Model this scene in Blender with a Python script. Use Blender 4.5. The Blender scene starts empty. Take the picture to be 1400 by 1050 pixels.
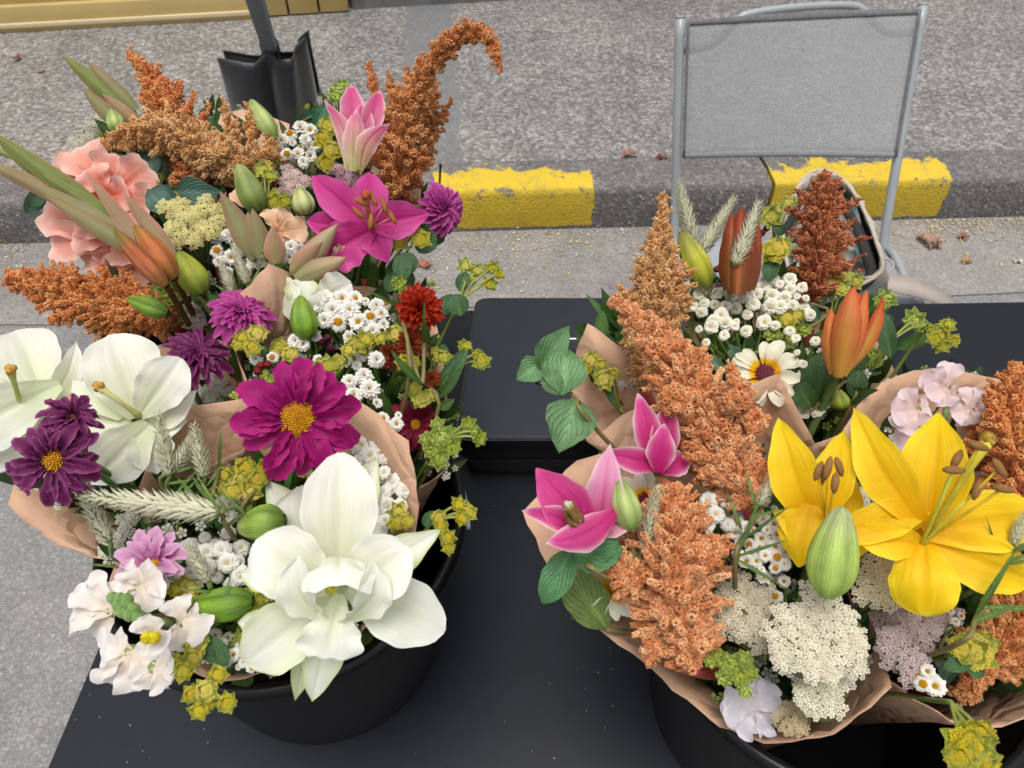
import bpy, math, random
import numpy as np
from mathutils import Vector, Matrix
R=math.radians
random.seed(7); rng=np.random.default_rng(7)
scene=bpy.context.scene
COL=scene.collection
# ------------------------------------------------ camera, sky, sun, exposure
CAM=Vector((0,0,1.5)); PITCH=47.0; FPX=1018.0
cd=bpy.data.cameras.new('camera'); cam=bpy.data.objects.new('camera',cd); COL.objects.link(cam)
cam.location=CAM; cam.rotation_euler=(R(90-PITCH),0,0)
cd.sensor_width=36; cd.lens=36*FPX/1400; cd.clip_start=.02; cd.clip_end=200
cd.dof.use_dof=True; cd.dof.focus_distance=.62; cd.dof.aperture_fstop=16
scene.camera=cam
w=bpy.data.worlds.new('World'); scene.world=w; w.use_nodes=True
nt=w.node_tree; bg=nt.nodes['Background']
sky=nt.nodes.new('ShaderNodeTexSky'); sky.sky_type='NISHITA'; sky.sun_disc=False
sky.sun_elevation=R(81); sky.sun_rotation=R(200); sky.dust_density=4; sky.air_density=1.0
hs=nt.nodes.new('ShaderNodeHueSaturation'); hs.inputs['Saturation'].default_value=.22
nt.links.new(sky.outputs[0],hs.inputs['Color']); nt.links.new(hs.outputs[0],bg.inputs[0])
bg.inputs[1].default_value=.15
sd=bpy.data.lights.new('sun','SUN'); sun=bpy.data.objects.new('sun',sd); COL.objects.link(sun)
sd.energy=1.5; sd.angle=R(28); sd.color=(1,.965,.92)
sun.rotation_euler=(R(9),0,R(180-200)); sun.location=(0,0,6)
scene.view_settings.view_transform='Standard'; scene.view_settings.look='None'
scene.view_settings.gamma=1; scene.view_settings.use_curve_mapping=False
scene.view_settings.exposure=0.18
# ------------------------------------------------ helpers
FW=Vector((0,math.cos(R(PITCH)),-math.sin(R(PITCH)))); UPV=Vector((0,math.sin(R(PITCH)),math.cos(R(PITCH)))); RT=Vector((1,0,0))
def PD(x,y,d): return CAM+FW*d+RT*((x-700)/FPX*d)+UPV*((525-y)/FPX*d)
def PZ(x,y,z):
    r=FW+RT*((x-700)/FPX)+UPV*((525-y)/FPX)
    return CAM+r*((z-CAM.z)/r.z)
def depth(p): return (p-CAM).dot(FW)
def V3(a): return Vector(a)
def newmesh(name,V,F,col=None,uv=None,smooth=True):
    me=bpy.data.meshes.new(name)
    V=np.asarray(V,dtype=np.float32).reshape(-1,3)
    if isinstance(F,np.ndarray) and F.ndim==2:
        k=F.shape[1]; n=len(F); idx=F.astype(np.int32).ravel(); st=np.arange(n,dtype=np.int32)*k
    else:
        idx=np.array([i for f in F for i in f],dtype=np.int32); ln=[len(f) for f in F]
        st=np.concatenate([[0],np.cumsum(ln)[:-1]]).astype(np.int32); n=len(F)
    me.vertices.add(len(V)); me.vertices.foreach_set('co',V.ravel())
    me.loops.add(len(idx)); me.loops.foreach_set('vertex_index',idx)
    me.polygons.add(n); me.polygons.foreach_set('loop_start',st)
    me.update(calc_edges=True)
    if smooth: me.polygons.foreach_set('use_smooth',np.ones(n,dtype=bool))
    if col is not None:
        c=np.ones((len(V),4),dtype=np.float32); c[:,:3]=np.asarray(col,dtype=np.float32).reshape(-1,3)
        a=me.color_attributes.new('Col','FLOAT_COLOR','POINT'); a.data.foreach_set('color',c.ravel())
    if uv is not None:
        u=me.uv_layers.new(name='UV'); uv=np.asarray(uv,dtype=np.float32)
        u.data.foreach_set('uv',uv[idx].ravel())
    me.validate(); return me
def lin(c): return np.array([((v/255)/12.92 if v/255<=.04045 else ((v/255+.055)/1.055)**2.4) for v in c])
class Geo:
    def __init__(s): s.V=[];s.F=[];s.C=[];s.U=[];s.n=0
    def add(s,V,F,C=(.5,.5,.5),U=None):
        V=np.asarray(V,dtype=float).reshape(-1,3); m=len(V)
        s.V.append(V); s.F+= [tuple(int(i)+s.n for i in f) for f in F]
        C=np.asarray(C,dtype=float)
        if C.ndim==1: C=np.tile(C,(m,1))
        s.C.append(C); s.U.append(np.zeros((m,2)) if U is None else np.asarray(U,float)); s.n+=m
        return s
    def mesh(s,name,smooth=True,off=None):
        V=np.concatenate(s.V)
        if off is not None: V=V-np.array(off)
        return newmesh(name,V,s.F,np.concatenate(s.C),np.concatenate(s.U),smooth)
def box(g,lo,hi,c=(.5,.5,.5),M=None):
    x0,y0,z0=lo;x1,y1,z1=hi
    V=[(x0,y0,z0),(x1,y0,z0),(x1,y1,z0),(x0,y1,z0),(x0,y0,z1),(x1,y0,z1),(x1,y1,z1),(x0,y1,z1)]
    if M is not None: V=[tuple(M@Vector(v)) for v in V]
    g.add(V,[(0,3,2,1),(4,5,6,7),(0,1,5,4),(1,2,6,5),(2,3,7,6),(3,0,4,7)],c)
def catmull(P,n):
    P=[np.array(p,float) for p in P]
    if len(P)<3: return [P[0]+(P[-1]-P[0])*i/(n-1) for i in range(n)]
    Q=[2*P[0]-P[1]]+P+[2*P[-1]-P[-2]]; out=[]
    for i in range(n):
        t=i/(n-1)*(len(P)-1); k=min(int(t),len(P)-2); t-=k
        a,b,c,d=Q[k:k+4]
        out.append(.5*((2*b)+(c-a)*t+(2*a-5*b+4*c-d)*t*t+(3*b-a-3*c+d)*t**3))
    return out
def tube(g,P,r,c=(.1,.2,.05),k=6,caps=True):
    P=[np.array(p,float) for p in P]; n=len(P)
    if not hasattr(r,'__len__'): r=[r]*n
    T=[P[min(i+1,n-1)]-P[max(i-1,0)] for i in range(n)]; T=[t/(np.linalg.norm(t)+1e-9) for t in T]
    ref=np.array([0,0,1.]) if abs(T[0][2])<.9 else np.array([1.,0,0]); u=np.cross(T[0],ref); u/=np.linalg.norm(u)
    V=[];
    for i in range(n):
        u=u-T[i]*np.dot(u,T[i]); u/=np.linalg.norm(u)+1e-9; v=np.cross(T[i],u)
        for j in range(k):
            a=2*math.pi*j/k; V.append(P[i]+r[i]*(u*math.cos(a)+v*math.sin(a)))
    F=[(i*k+j,i*k+(j+1)%k,(i+1)*k+(j+1)%k,(i+1)*k+j) for i in range(n-1) for j in range(k)]
    if caps: F+= [tuple(range(k))[::-1],tuple((n-1)*k+j for j in range(k))]
    U=[(i/(n-1),j/k) for i in range(n) for j in range(k)]
    if np.asarray(c).ndim==2: c=np.repeat(np.asarray(c,float),k,axis=0)
    g.add(V,F,c,U); return g
# ------------------------------------------------ materials
def mat(name,rough=.6,base=None,attr=True,trans=0.0,noise=.12,nscale=80,bump=.0,bscale=200,veins=0,spec=.5,coat=0,metal=0,sheen=0,leafv=False,crumple=0):
    m=bpy.data.materials.new(name); m.use_nodes=True; t=m.node_tree; N=t.nodes; L=t.links
    b=N['Principled BSDF']; b.inputs['Roughness'].default_value=rough; b.inputs['Specular IOR Level'].default_value=spec
    b.inputs['Metallic'].default_value=metal; b.inputs['Coat Weight'].default_value=coat; b.inputs['Sheen Weight'].default_value=sheen
    tc=N.new('ShaderNodeTexCoord')
    if attr:
        a=N.new('ShaderNodeAttribute'); a.attribute_name='Col'; src=a.outputs['Color']
    else:
        a=N.new('ShaderNodeRGB'); a.outputs[0].default_value=(*base,1); src=a.outputs[0]
    if noise:
        nz=N.new('ShaderNodeTexNoise'); nz.inputs['Scale'].default_value=nscale; nz.inputs['Detail'].default_value=4
        L.new(tc.outputs['Object'],nz.inputs['Vector'])
        mr=N.new('ShaderNodeMapRange'); mr.inputs['From Min'].default_value=.3; mr.inputs['From Max'].default_value=.7
        mr.inputs['To Min'].default_value=1-noise; mr.inputs['To Max'].default_value=1+noise; L.new(nz.outputs['Fac'],mr.inputs['Value'])
        mx=N.new('ShaderNodeVectorMath'); mx.operation='SCALE'; L.new(src,mx.inputs[0]); L.new(mr.outputs[0],mx.inputs['Scale']); src=mx.outputs[0]
    L.new(src,b.inputs['Base Color'])
    nrm=None
    if veins:
        uvn=N.new('ShaderNodeTexCoord'); mp=N.new('ShaderNodeMapping'); mp.inputs['Scale'].default_value=(2.2,26,1)
        L.new(uvn.outputs['UV'],mp.inputs['Vector']); n2=N.new('ShaderNodeTexNoise'); n2.inputs['Scale'].default_value=1; n2.inputs['Detail'].default_value=3
        L.new(mp.outputs[0],n2.inputs['Vector']); bp=N.new('ShaderNodeBump'); bp.inputs['Strength'].default_value=veins; bp.inputs['Distance'].default_value=.0012
        L.new(n2.outputs['Fac'],bp.inputs['Height']); nrm=bp.outputs[0]
        m4=N.new('ShaderNodeMapRange'); m4.inputs['From Min'].default_value=.3; m4.inputs['From Max'].default_value=.7; m4.inputs['To Min'].default_value=1-.12*min(1,veins*1.6); m4.inputs['To Max'].default_value=1.06; L.new(n2.outputs['Fac'],m4.inputs['Value'])
        s4=N.new('ShaderNodeVectorMath'); s4.operation='SCALE'; L.new(src,s4.inputs[0]); L.new(m4.outputs[0],s4.inputs['Scale']); src=s4.outputs[0]; L.new(src,b.inputs['Base Color'])
        if leafv:
            se=N.new('ShaderNodeSeparateXYZ'); L.new(uvn.outputs['UV'],se.inputs[0])
            def mm(op,a,b_=0,c_=None):
                q=N.new('ShaderNodeMath'); q.operation=op
                for i_,v_ in enumerate((a,b_)+((c_,) if c_ is not None else ())):
                    if isinstance(v_,(int,float)): q.inputs[i_].default_value=v_
                    else: L.new(v_,q.inputs[i_])
                return q.outputs[0]
            av=mm('ABSOLUTE',mm('SUBTRACT',se.outputs[1],.5)); ph_=mm('SUBTRACT',mm('MULTIPLY',se.outputs[0],34.),mm('MULTIPLY',av,52.))
            sn=mm('POWER',mm('MULTIPLY_ADD',mm('SINE',ph_),.5,.5),5.); b2=N.new('ShaderNodeBump'); b2.inputs['Strength'].default_value=.6; b2.inputs['Distance'].default_value=.0012; b2.invert=True; L.new(sn,b2.inputs['Height']); L.new(nrm,b2.inputs['Normal']); nrm=b2.outputs[0]
            k_=mm('MULTIPLY_ADD',sn,.22,.93); s5=N.new('ShaderNodeVectorMath'); s5.operation='SCALE'; L.new(src,s5.inputs[0]); L.new(k_,s5.inputs['Scale']); src=s5.outputs[0]; L.new(src,b.inputs['Base Color'])
    if bump:
        n3=N.new('ShaderNodeTexNoise'); n3.inputs['Scale'].default_value=bscale; n3.inputs['Detail'].default_value=5
        L.new(tc.outputs['Object'],n3.inputs['Vector']); bp=N.new('ShaderNodeBump'); bp.inputs['Strength'].default_value=bump; bp.inputs['Distance'].default_value=.002
        L.new(n3.outputs['Fac'],bp.inputs['Height'])
        if nrm: L.new(nrm,bp.inputs['Normal'])
        nrm=bp.outputs[0]
    if crumple:
        v6=N.new('ShaderNodeTexVoronoi'); v6.feature='DISTANCE_TO_EDGE'; v6.inputs['Scale'].default_value=16; n6=N.new('ShaderNodeTexNoise'); n6.inputs['Scale'].default_value=12; L.new(tc.outputs['Object'],n6.inputs[0])
        d6=N.new('ShaderNodeVectorMath'); d6.operation='MULTIPLY_ADD'; d6.inputs[1].default_value=(.09,.09,.09); L.new(n6.outputs['Color'],d6.inputs[0]); L.new(tc.outputs['Object'],d6.inputs[2]); L.new(d6.outputs[0],v6.inputs['Vector'])
        r6=N.new('ShaderNodeMapRange'); r6.inputs['From Max'].default_value=.12; L.new(v6.outputs['Distance'],r6.inputs['Value']); b6=N.new('ShaderNodeBump'); b6.inputs['Strength'].default_value=crumple; b6.inputs['Distance'].default_value=.003; L.new(r6.outputs[0],b6.inputs['Height'])
        if nrm: L.new(nrm,b6.inputs['Normal'])
        nrm=b6.outputs[0]
    if nrm: L.new(nrm,b.inputs['Normal'])
    if trans:
        tr=N.new('ShaderNodeBsdfTranslucent'); L.new(src,tr.inputs['Color']); ms=N.new('ShaderNodeMixShader'); ms.inputs[0].default_value=trans
        L.new(b.outputs[0],ms.inputs[1]); L.new(tr.outputs[0],ms.inputs[2]); L.new(ms.outputs[0],N['Material Output'].inputs['Surface'])
    return m
M={}
M['petal']=mat('petal',.52,trans=.3,noise=.09,nscale=45,veins=.45,spec=.35)
M['white_petal']=mat('white_petal',.42,trans=.3,noise=.03,nscale=40,veins=.2,spec=.4)
M['floret']=mat('floret',.7,trans=.15,noise=.05,nscale=300,spec=.2)
M['leaf']=mat('leaf',.42,trans=.15,noise=.22,nscale=70,veins=.6,spec=.45,leafv=True)
M['bud']=mat('bud',.42,noise=.16,nscale=90,veins=.9,spec=.45)
M['stem']=mat('stem',.55,noise=.15,nscale=120)
M['seed']=mat('seed',.6,noise=.12,nscale=400,spec=.35,trans=.1)
M['anther']=mat('anther',.85,noise=.2,nscale=900,bump=.4,bscale=1500)
M['paper']=mat('kraft_paper',.75,noise=.09,nscale=26,bump=.4,bscale=160,trans=.12,spec=.25,crumple=.55)
M['steel']=mat('grey_painted_steel',.35,base=(.33,.355,.365),attr=False,noise=.06,nscale=20,coat=.2)
M['darkseam']=mat('dark_seam',.8,base=(.15,.15,.155),attr=False,noise=.2,nscale=90)
M['vinyl']=mat('grey_coated_seat',.5,base=(.34,.36,.39),attr=False,noise=.05,nscale=30,bump=.15,bscale=500)
M['canvas']=mat('canvas',.9,noise=.1,nscale=150,bump=.5,bscale=700)
M['leatherette']=mat('leatherette',.4,noise=.08,nscale=50,bump=.2,bscale=400)
M['nylon']=mat('black_nylon',.42,base=(.006,.007,.011),attr=False,noise=.3,nscale=10,bump=1.0,bscale=26,sheen=.3)
M['straw']=mat('straw',.8,noise=.1,nscale=100)
# ------------------------------------------------ things and parts
def thing(name,label,cat,loc,group=None):
    o=bpy.data.objects.new(name,None); COL.objects.link(o); o.location=loc; o.empty_display_size=.02
    o['label']=label; o['category']=cat
    if group: o['group']=group
    return o
class O: pass
def part(name,g,m,root,parent=None,smooth=True,label=None,me=None):
    """mesh given in world coordinates, stored relative to the thing's base"""
    if me is None: me=g.mesh(name,smooth,off=root.location)
    if not me.materials: me.materials.append(M[m] if isinstance(m,str) else m)
    o=bpy.data.objects.new(name,me); COL.objects.link(o); o.parent=parent or root
    if label: o['label']=label
    return o
def inst(name,me,Mw,root,parent=None):
    o=bpy.data.objects.new(name,me); COL.objects.link(o); o.parent=parent or root
    o.matrix_local=Matrix.Translation(-root.location)@Mw; return o
def struct(name,g,m,smooth=False):
    me=g.mesh(name,smooth); me.materials.append(m); o=bpy.data.objects.new(name,me); COL.objects.link(o); o['kind']='structure'; return o
def bevel(o,w,seg=3):
    b=o.modifiers.new('bevel','BEVEL'); b.width=w; b.segments=seg; b.limit_method='ANGLE'; b.angle_limit=R(35); return o
# ------------------------------------------------ the setting
def ground_mat(name,dark,light,speck,sc,bumpd,patch=None,warm=0):
    m=bpy.data.materials.new(name); m.use_nodes=True; t=m.node_tree; N=t.nodes; L=t.links; b=N['Principled BSDF']
    b.inputs['Roughness'].default_value=.85; b.inputs['Specular IOR Level'].default_value=.3
    tc=N.new('ShaderNodeTexCoord')
    def noise(s,d=5,r=.6):
        n=N.new('ShaderNodeTexNoise'); n.inputs['Scale'].default_value=s; n.inputs['Detail'].default_value=d; n.inputs['Roughness'].default_value=r
        L.new(tc.outputs['Object'],n.inputs['Vector']); return n.outputs['Fac']
    def ramp(src,stops,interp='LINEAR'):
        r=N.new('ShaderNodeValToRGB'); r.color_ramp.interpolation=interp
        e=r.color_ramp.elements
        while len(e)<len(stops): e.new(.5)
        for k,(p,c) in enumerate(stops): e[k].position=p; e[k].color=(*c,1)
        L.new(src,r.inputs[0]); return r.outputs[0]
    def mix(f,a,c,mode='MIX'):
        x=N.new('ShaderNodeMix'); x.data_type='RGBA'; x.blend_type=mode
        if isinstance(f,float): x.inputs[0].default_value=f
        else: L.new(f,x.inputs[0])
        for s,i in ((a,6),(c,7)):
            if isinstance(s,tuple): x.inputs[i].default_value=(*s,1)
            else: L.new(s,x.inputs[i])
        return x.outputs[2]
    vo=N.new('ShaderNodeTexVoronoi'); vo.inputs['Scale'].default_value=sc; vo.inputs['Randomness'].default_value=1; 
    dn=N.new('ShaderNodeTexNoise'); dn.inputs['Scale'].default_value=sc*.5; dn.inputs['Detail'].default_value=3; L.new(tc.outputs['Object'],dn.inputs['Vector'])
    dv=N.new('ShaderNodeVectorMath'); dv.operation='MULTIPLY_ADD'; dv.inputs[1].default_value=(.9/sc,)*3; L.new(dn.outputs['Color'],dv.inputs[0]); L.new(tc.outputs['Object'],dv.inputs[2]); L.new(dv.outputs[0],vo.inputs['Vector'])
    sep=N.new('ShaderNodeSeparateColor'); L.new(vo.outputs['Color'],sep.inputs[0])
    base=ramp(noise(sc*.55,6,.75),[(.3,dark),(.62,light)])
    stones=ramp(sep.outputs[0],[(0,tuple(.45*c for c in dark)),(.35,dark),(.8,light),(.97,speck)])
    c=mix(.45 if name=='pavement_asphalt' else .34,base,stones)
    bigv=ramp(noise(1.1,4,.6),[(.3,(.86,.86,.88)),(.7,(1.1,1.08,1.05))])
    c=mix(1.0,c,bigv,'MULTIPLY')
    fine=ramp(noise(7,6,.7),[(.3,(.85,.85,.85)),(.7,(1.12,1.12,1.12))])
    c=mix(1.0,c,fine,'MULTIPLY')
    vo2=N.new('ShaderNodeTexVoronoi'); vo2.inputs['Scale'].default_value=sc*.35; L.new(tc.outputs['Object'],vo2.inputs['Vector'])
    sep2=N.new('ShaderNodeSeparateColor'); L.new(vo2.outputs['Color'],sep2.inputs[0])
    mth=N.new('ShaderNodeMath'); mth.operation='LESS_THAN'; mth.inputs[1].default_value=.16; L.new(vo2.outputs['Distance'],mth.inputs[0])
    mt2=N.new('ShaderNodeMath'); mt2.operation='GREATER_THAN'; mt2.inputs[1].default_value=.86; L.new(sep2.outputs[1],mt2.inputs[0])
    mm=N.new('ShaderNodeMath'); mm.operation='MULTIPLY'; L.new(mth.outputs[0],mm.inputs[0]); L.new(mt2.outputs[0],mm.inputs[1])
    c=mix(mm.outputs[0],c,speck)
    stn=ramp(noise(2.3,7,.72),[(.34,(.84,.83,.83)),(.50,(1,1,1)),(.64,(1.08,1.07,1.05))]); c=mix(.8,c,mix(1.0,c,stn,'MULTIPLY'))
    vc=N.new('ShaderNodeTexVoronoi'); vc.feature='DISTANCE_TO_EDGE'; vc.inputs['Scale'].default_value=.55
    wn=N.new('ShaderNodeTexNoise'); wn.inputs['Scale'].default_value=5; wn.inputs['Detail'].default_value=6; L.new(tc.outputs['Object'],wn.inputs[0])
    wv=N.new('ShaderNodeVectorMath'); wv.operation='MULTIPLY_ADD'; wv.inputs[1].default_value=(.22,.22,.22); L.new(wn.outputs['Color'],wv.inputs[0]); L.new(tc.outputs['Object'],wv.inputs[2]); L.new(wv.outputs[0],vc.inputs['Vector'])
    ck=N.new('ShaderNodeMath'); ck.operation='LESS_THAN'; ck.inputs[1].default_value=.0028; L.new(vc.outputs['Distance'],ck.inputs[0])
    ck2=N.new('ShaderNodeMath'); ck2.operation='MULTIPLY'; ck2.inputs[1].default_value=.16; L.new(ck.outputs[0],ck2.inputs[0])
    if name!='kerb_stone': c=mix(ck2.outputs[0],c,(.06,.055,.05))
    if patch is not None: c=patch(N,L,tc,c,mix,noise)
    L.new(c,b.inputs['Base Color'])
    bp=N.new('ShaderNodeBump'); bp.inputs['Strength'].default_value=.9; bp.inputs['Distance'].default_value=bumpd
    ad=N.new('ShaderNodeMath'); ad.operation='ADD'; L.new(vo.outputs['Distance'],ad.inputs[0]); L.new(noise(sc*.6,5,.7),ad.inputs[1])
    L.new(ad.outputs[0],bp.inputs['Height']); L.new(bp.outputs[0],b.inputs['Normal']); return m
KY=R(2.7)     # the kerb runs slightly off square to the table
KC=PZ(0,334,0.0); KD=(PZ(1300,299,0.0)-KC); KA=math.atan2(KD.y,KD.x)
kx=Vector((math.cos(KA),math.sin(KA),0)); ky=Vector((-kx.y,kx.x,0))
def K(u,v,z=0): return KC+kx*u+ky*v+Vector((0,0,z))
def uof(px,py,z): return (PZ(px,py,z)-KC).dot(kx)
KH=.155; KW=.19
KM=Matrix.Translation(KC)@Matrix.Rotation(KA,4,'Z')
def sheet(g,pts,c=(.5,.5,.5)): g.add(pts,[tuple(range(len(pts)))],c)
def line_mask(N,L,src,axis,lo,hi,soft,tc,warp=None):
    pass
# road sheet
g=Geo(); sheet(g,[(-40,-40,0),(40,-40,0),(40,KC.y+12,0),(-40,KC.y+12,0)])
struct('road',g,ground_mat('road_asphalt',(.20,.20,.20),(.30,.298,.295),(.52,.51,.49),210,.003))
# concrete gutter band, one sheet 4 mm above
g=Geo(); n=120; us=np.linspace(-6,9,n)
A=[K(u,-.004,.004) for u in us]; B=[K(u,-.40-.012*math.sin(u*3)-.006*random.random(),.004) for u in us]
g.add(A+B,[(i,n+i,n+i+1,i+1) for i in range(n-1)])
struct('gutter_strip',g,ground_mat('gutter_concrete',(.235,.22,.208),(.33,.312,.298),(.48,.46,.43),150,.002))
# pavement slab behind the kerb
def patchf(N,L,tc,c,mix,noise):
    # smooth repair strip running away from the kerb, in kerb coordinates
    s=N.new('ShaderNodeSeparateXYZ'); L.new(tc.outputs['Object'],s.inputs[0])
    sl=N.new('ShaderNodeMath'); sl.operation='MULTIPLY_ADD'; L.new(s.outputs[1],sl.inputs[0]); sl.inputs[1].default_value=0.04; L.new(s.outputs[0],sl.inputs[2])
    nn=N.new('ShaderNodeMath'); nn.operation='MULTIPLY_ADD'; L.new(noise(9),nn.inputs[0]); nn.inputs[1].default_value=.10; L.new(sl.outputs[0],nn.inputs[2])
    u0=uof(560,140,KH)+.05; u1=uof(635,120,KH)+.05
    ms=[]
    for v,op in ((u0,'GREATER_THAN'),(u1,'LESS_THAN')):
        q=N.new('ShaderNodeMath'); q.operation=op; q.inputs[1].default_value=v; L.new(nn.outputs[0],q.inputs[0]); ms.append(q.outputs[0])
    q=N.new('ShaderNodeMath'); q.operation='MULTIPLY'; L.new(ms[0],q.inputs[0]); L.new(ms[1],q.inputs[1])
    q2=N.new('ShaderNodeMath'); q2.operation='MULTIPLY'; L.new(q.outputs[0],q2.inputs[0]); q2.inputs[1].default_value=.8
    return mix(q2.outputs[0],c,(.215,.22,.225))
g=Geo(); sheet(g,[(-8,KW-.002,KH-.006),(14,KW-.002,KH-.006),(14,9,KH-.006),(-8,9,KH-.006)])
pv=struct('pavement',g,ground_mat('pavement_asphalt',(.115,.11,.105),(.43,.415,.398),(.68,.66,.63),95,.008,patchf)); pv.matrix_world=KM
# kerb of separate stones, partly painted yellow
def kerb_mat():
    P0=uof(592,262,KH); P1=uof(813,258,KH); Q0=uof(1057,250,KH); Q1=uof(1304,245,KH); Z1=uof(8,320,.08)-.07
    def paint(N,L,tc,c,mix,noise):
        s=N.new('ShaderNodeSeparateXYZ'); L.new(tc.outputs['Object'],s.inputs[0])
        def m(op,a,b_):
            q=N.new('ShaderNodeMath'); q.operation=op
            for i,v in enumerate((a,b_)):
                if isinstance(v,(int,float)): q.inputs[i].default_value=v
                else: L.new(v,q.inputs[i])
            return q.outputs[0]
        wob=m('MULTIPLY',m('SUBTRACT',noise(30,5,.7),.5),.05)
        x=m('ADD',s.outputs[0],wob)
        r=m('MAXIMUM',m('MULTIPLY',m('GREATER_THAN',x,P0),m('LESS_THAN',x,P1)),m('MULTIPLY',m('GREATER_THAN',x,Q0),m('LESS_THAN',x,Q1)))
        r=m('MAXIMUM',r,m('LESS_THAN',x,Z1))
        # paint is worn away towards the back of the top face
        back=m('ADD',m('MULTIPLY',m('SUBTRACT',noise(5.5,8,.78),.5),.42),.128)
        r=m('MULTIPLY',r,m('LESS_THAN',s.outputs[1],back))
        low=m('ADD',m('MULTIPLY',noise(9,6,.7),.03),.0)
        r=m('MULTIPLY',r,m('GREATER_THAN',s.outputs[2],low))
        chips=m('LESS_THAN',noise(38,6,.72),.625)
        r=m('MULTIPLY',r,chips)
        # dirty rubbed line along the edge of the stone
        e=m('MULTIPLY',m('GREATER_THAN',s.outputs[2],KH-.035),m('LESS_THAN',s.outputs[1],.022))
        worn=m('MULTIPLY',e,m('GREATER_THAN',noise(16,7,.8),.56))
        r=m('MULTIPLY',r,m('SUBTRACT',1.0,m('MULTIPLY',worn,.85)))
        ye=mix(noise(6,5,.6),(.60,.41,.03),(.78,.56,.05)); ye=mix(m('MULTIPLY',m('GREATER_THAN',noise(13,8,.8),.55),.30),ye,(.33,.26,.10)); ye=mix(m('MULTIPLY',m('GREATER_THAN',noise(60,4,.8),.6),.35),ye,(.24,.21,.15))
        # grime and painted-in shade darken the upright face
        face=m('LESS_THAN',s.outputs[1],.012)
        ye=mix(m('MULTIPLY',m('MULTIPLY',face,noise(14,6,.7)),.75),ye,(.36,.25,.02))
        return mix(r,c,ye)
    return ground_mat('kerb_stone',(.10,.095,.09),(.235,.225,.215),(.5,.48,.45),120,.003,paint)
KMAT=kerb_mat()
kerb=thing('kerb','low grey street kerb with worn yellow painted blocks','kerb',KC); kerb.rotation_euler=(0,0,KA); kerb['kind']='structure'
j0=uof(1052,240,KH)
edges=[j0-1.10*k for k in range(4,0,-1)]+[j0]+[j0+1.10*k for k in range(1,5)]
for a,b_ in zip(edges[:-1],edges[1:]):
    g=Geo(); a2=a+.004; b2=b_-.004
    if abs(a-j0)<.01: a2=a+.009
    nx=10; prof=[(0,-.03),(0,.05),(.0,KH-.022),(.006,KH-.007),(.02,KH),(.1,KH+.003),(KW-.004,KH-.001),(KW-.004,-.03)]
    V=[];
    for i in range(nx+1):
        u=a2+(b2-a2)*i/nx
        for (v,z) in prof: V.append((u,v+random.uniform(-.0015,.0015),z+(random.uniform(-.002,.002) if z>.1 else 0)))
    k=len(prof); F=[(i*k+j,i*k+j+1,(i+1)*k+j+1,(i+1)*k+j) for i in range(nx) for j in range(k-1)]+[tuple(range(k)),tuple(nx*k+j for j in range(k))[::-1]]
    F=[f[::-1] for f in F]
    g.add(V,F); me=g.mesh('kerb_stone',True); me.materials.append(KMAT)
    o=bpy.data.objects.new('kerb_stone',me); COL.objects.link(o); o.parent=kerb
    md=o.modifiers.new('n','EDGE_SPLIT'); md.split_angle=R(50)
# yellow building wall
wp0=PZ(0,47,KH); wp1=PZ(352,27,KH); wd=(wp1-wp0).normalized(); wn=Vector((-wd.y,wd.x,0))
wp2=PZ(478,20,KH); ulen=(wp1-wp0).length; u2=(wp2-wp0).dot(wd)
WM=Matrix((( wd.x,wn.x,0,wp0.x),(wd.y,wn.y,0,wp0.y),(0,0,1,KH),(0,0,0,1)))
wall=thing('building_wall','pale yellow street wall with a projecting painted base ledge','wall',wp0); 
def wpart(name,lo,hi,m,bv=.004):
    g=Geo(); box(g,lo,hi,(.5,.5,.5),WM); o=part(name,g,m,wall,smooth=False); bevel(o,bv,2); return o
YW=mat('yellow_wall_paint',.7,base=(.56,.41,.16),attr=False,noise=.06,nscale=7,bump=.25,bscale=60)
YP=mat('ochre_panel',.65,base=(.50,.36,.13),attr=False,noise=.08,nscale=9,bump=.15,bscale=50)
CW=mat('pale_ledge_paint',.6,base=(.74,.61,.36),attr=False,noise=.05,nscale=12)
GW=mat('grey_render',.9,base=(.235,.225,.215),attr=False,noise=.25,nscale=16,bump=.8,bscale=80)
wpart('base_course',(-4,.03,-.02),(ulen,.32,.10),YW)
wpart('ledge',(-4,.018,.012),(ulen,.03,.034),CW)
wpart('wall_face',(-4,.06,.10),(ulen,.30,2.8),YW)
pw=(u2-ulen)/3
for i in range(3): wpart('panel',(ulen+.006+i*pw,.035+.003*i,.0),(ulen+(i+1)*pw-.004,.3,2.4),YP)
wpart('grey_wall',(u2+.01,.075,-.02),(u2+9,.3,2.6),GW,.01)
# ------------------------------------------------ table
TZ=.74
tl=PZ(64,1050,TZ); tb=PZ(1400,412,TZ); tb0=PZ(610,424,TZ)
bd=(tb-tb0).normalized(); ld=Vector((bd.y,-bd.x,0)); 
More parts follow.
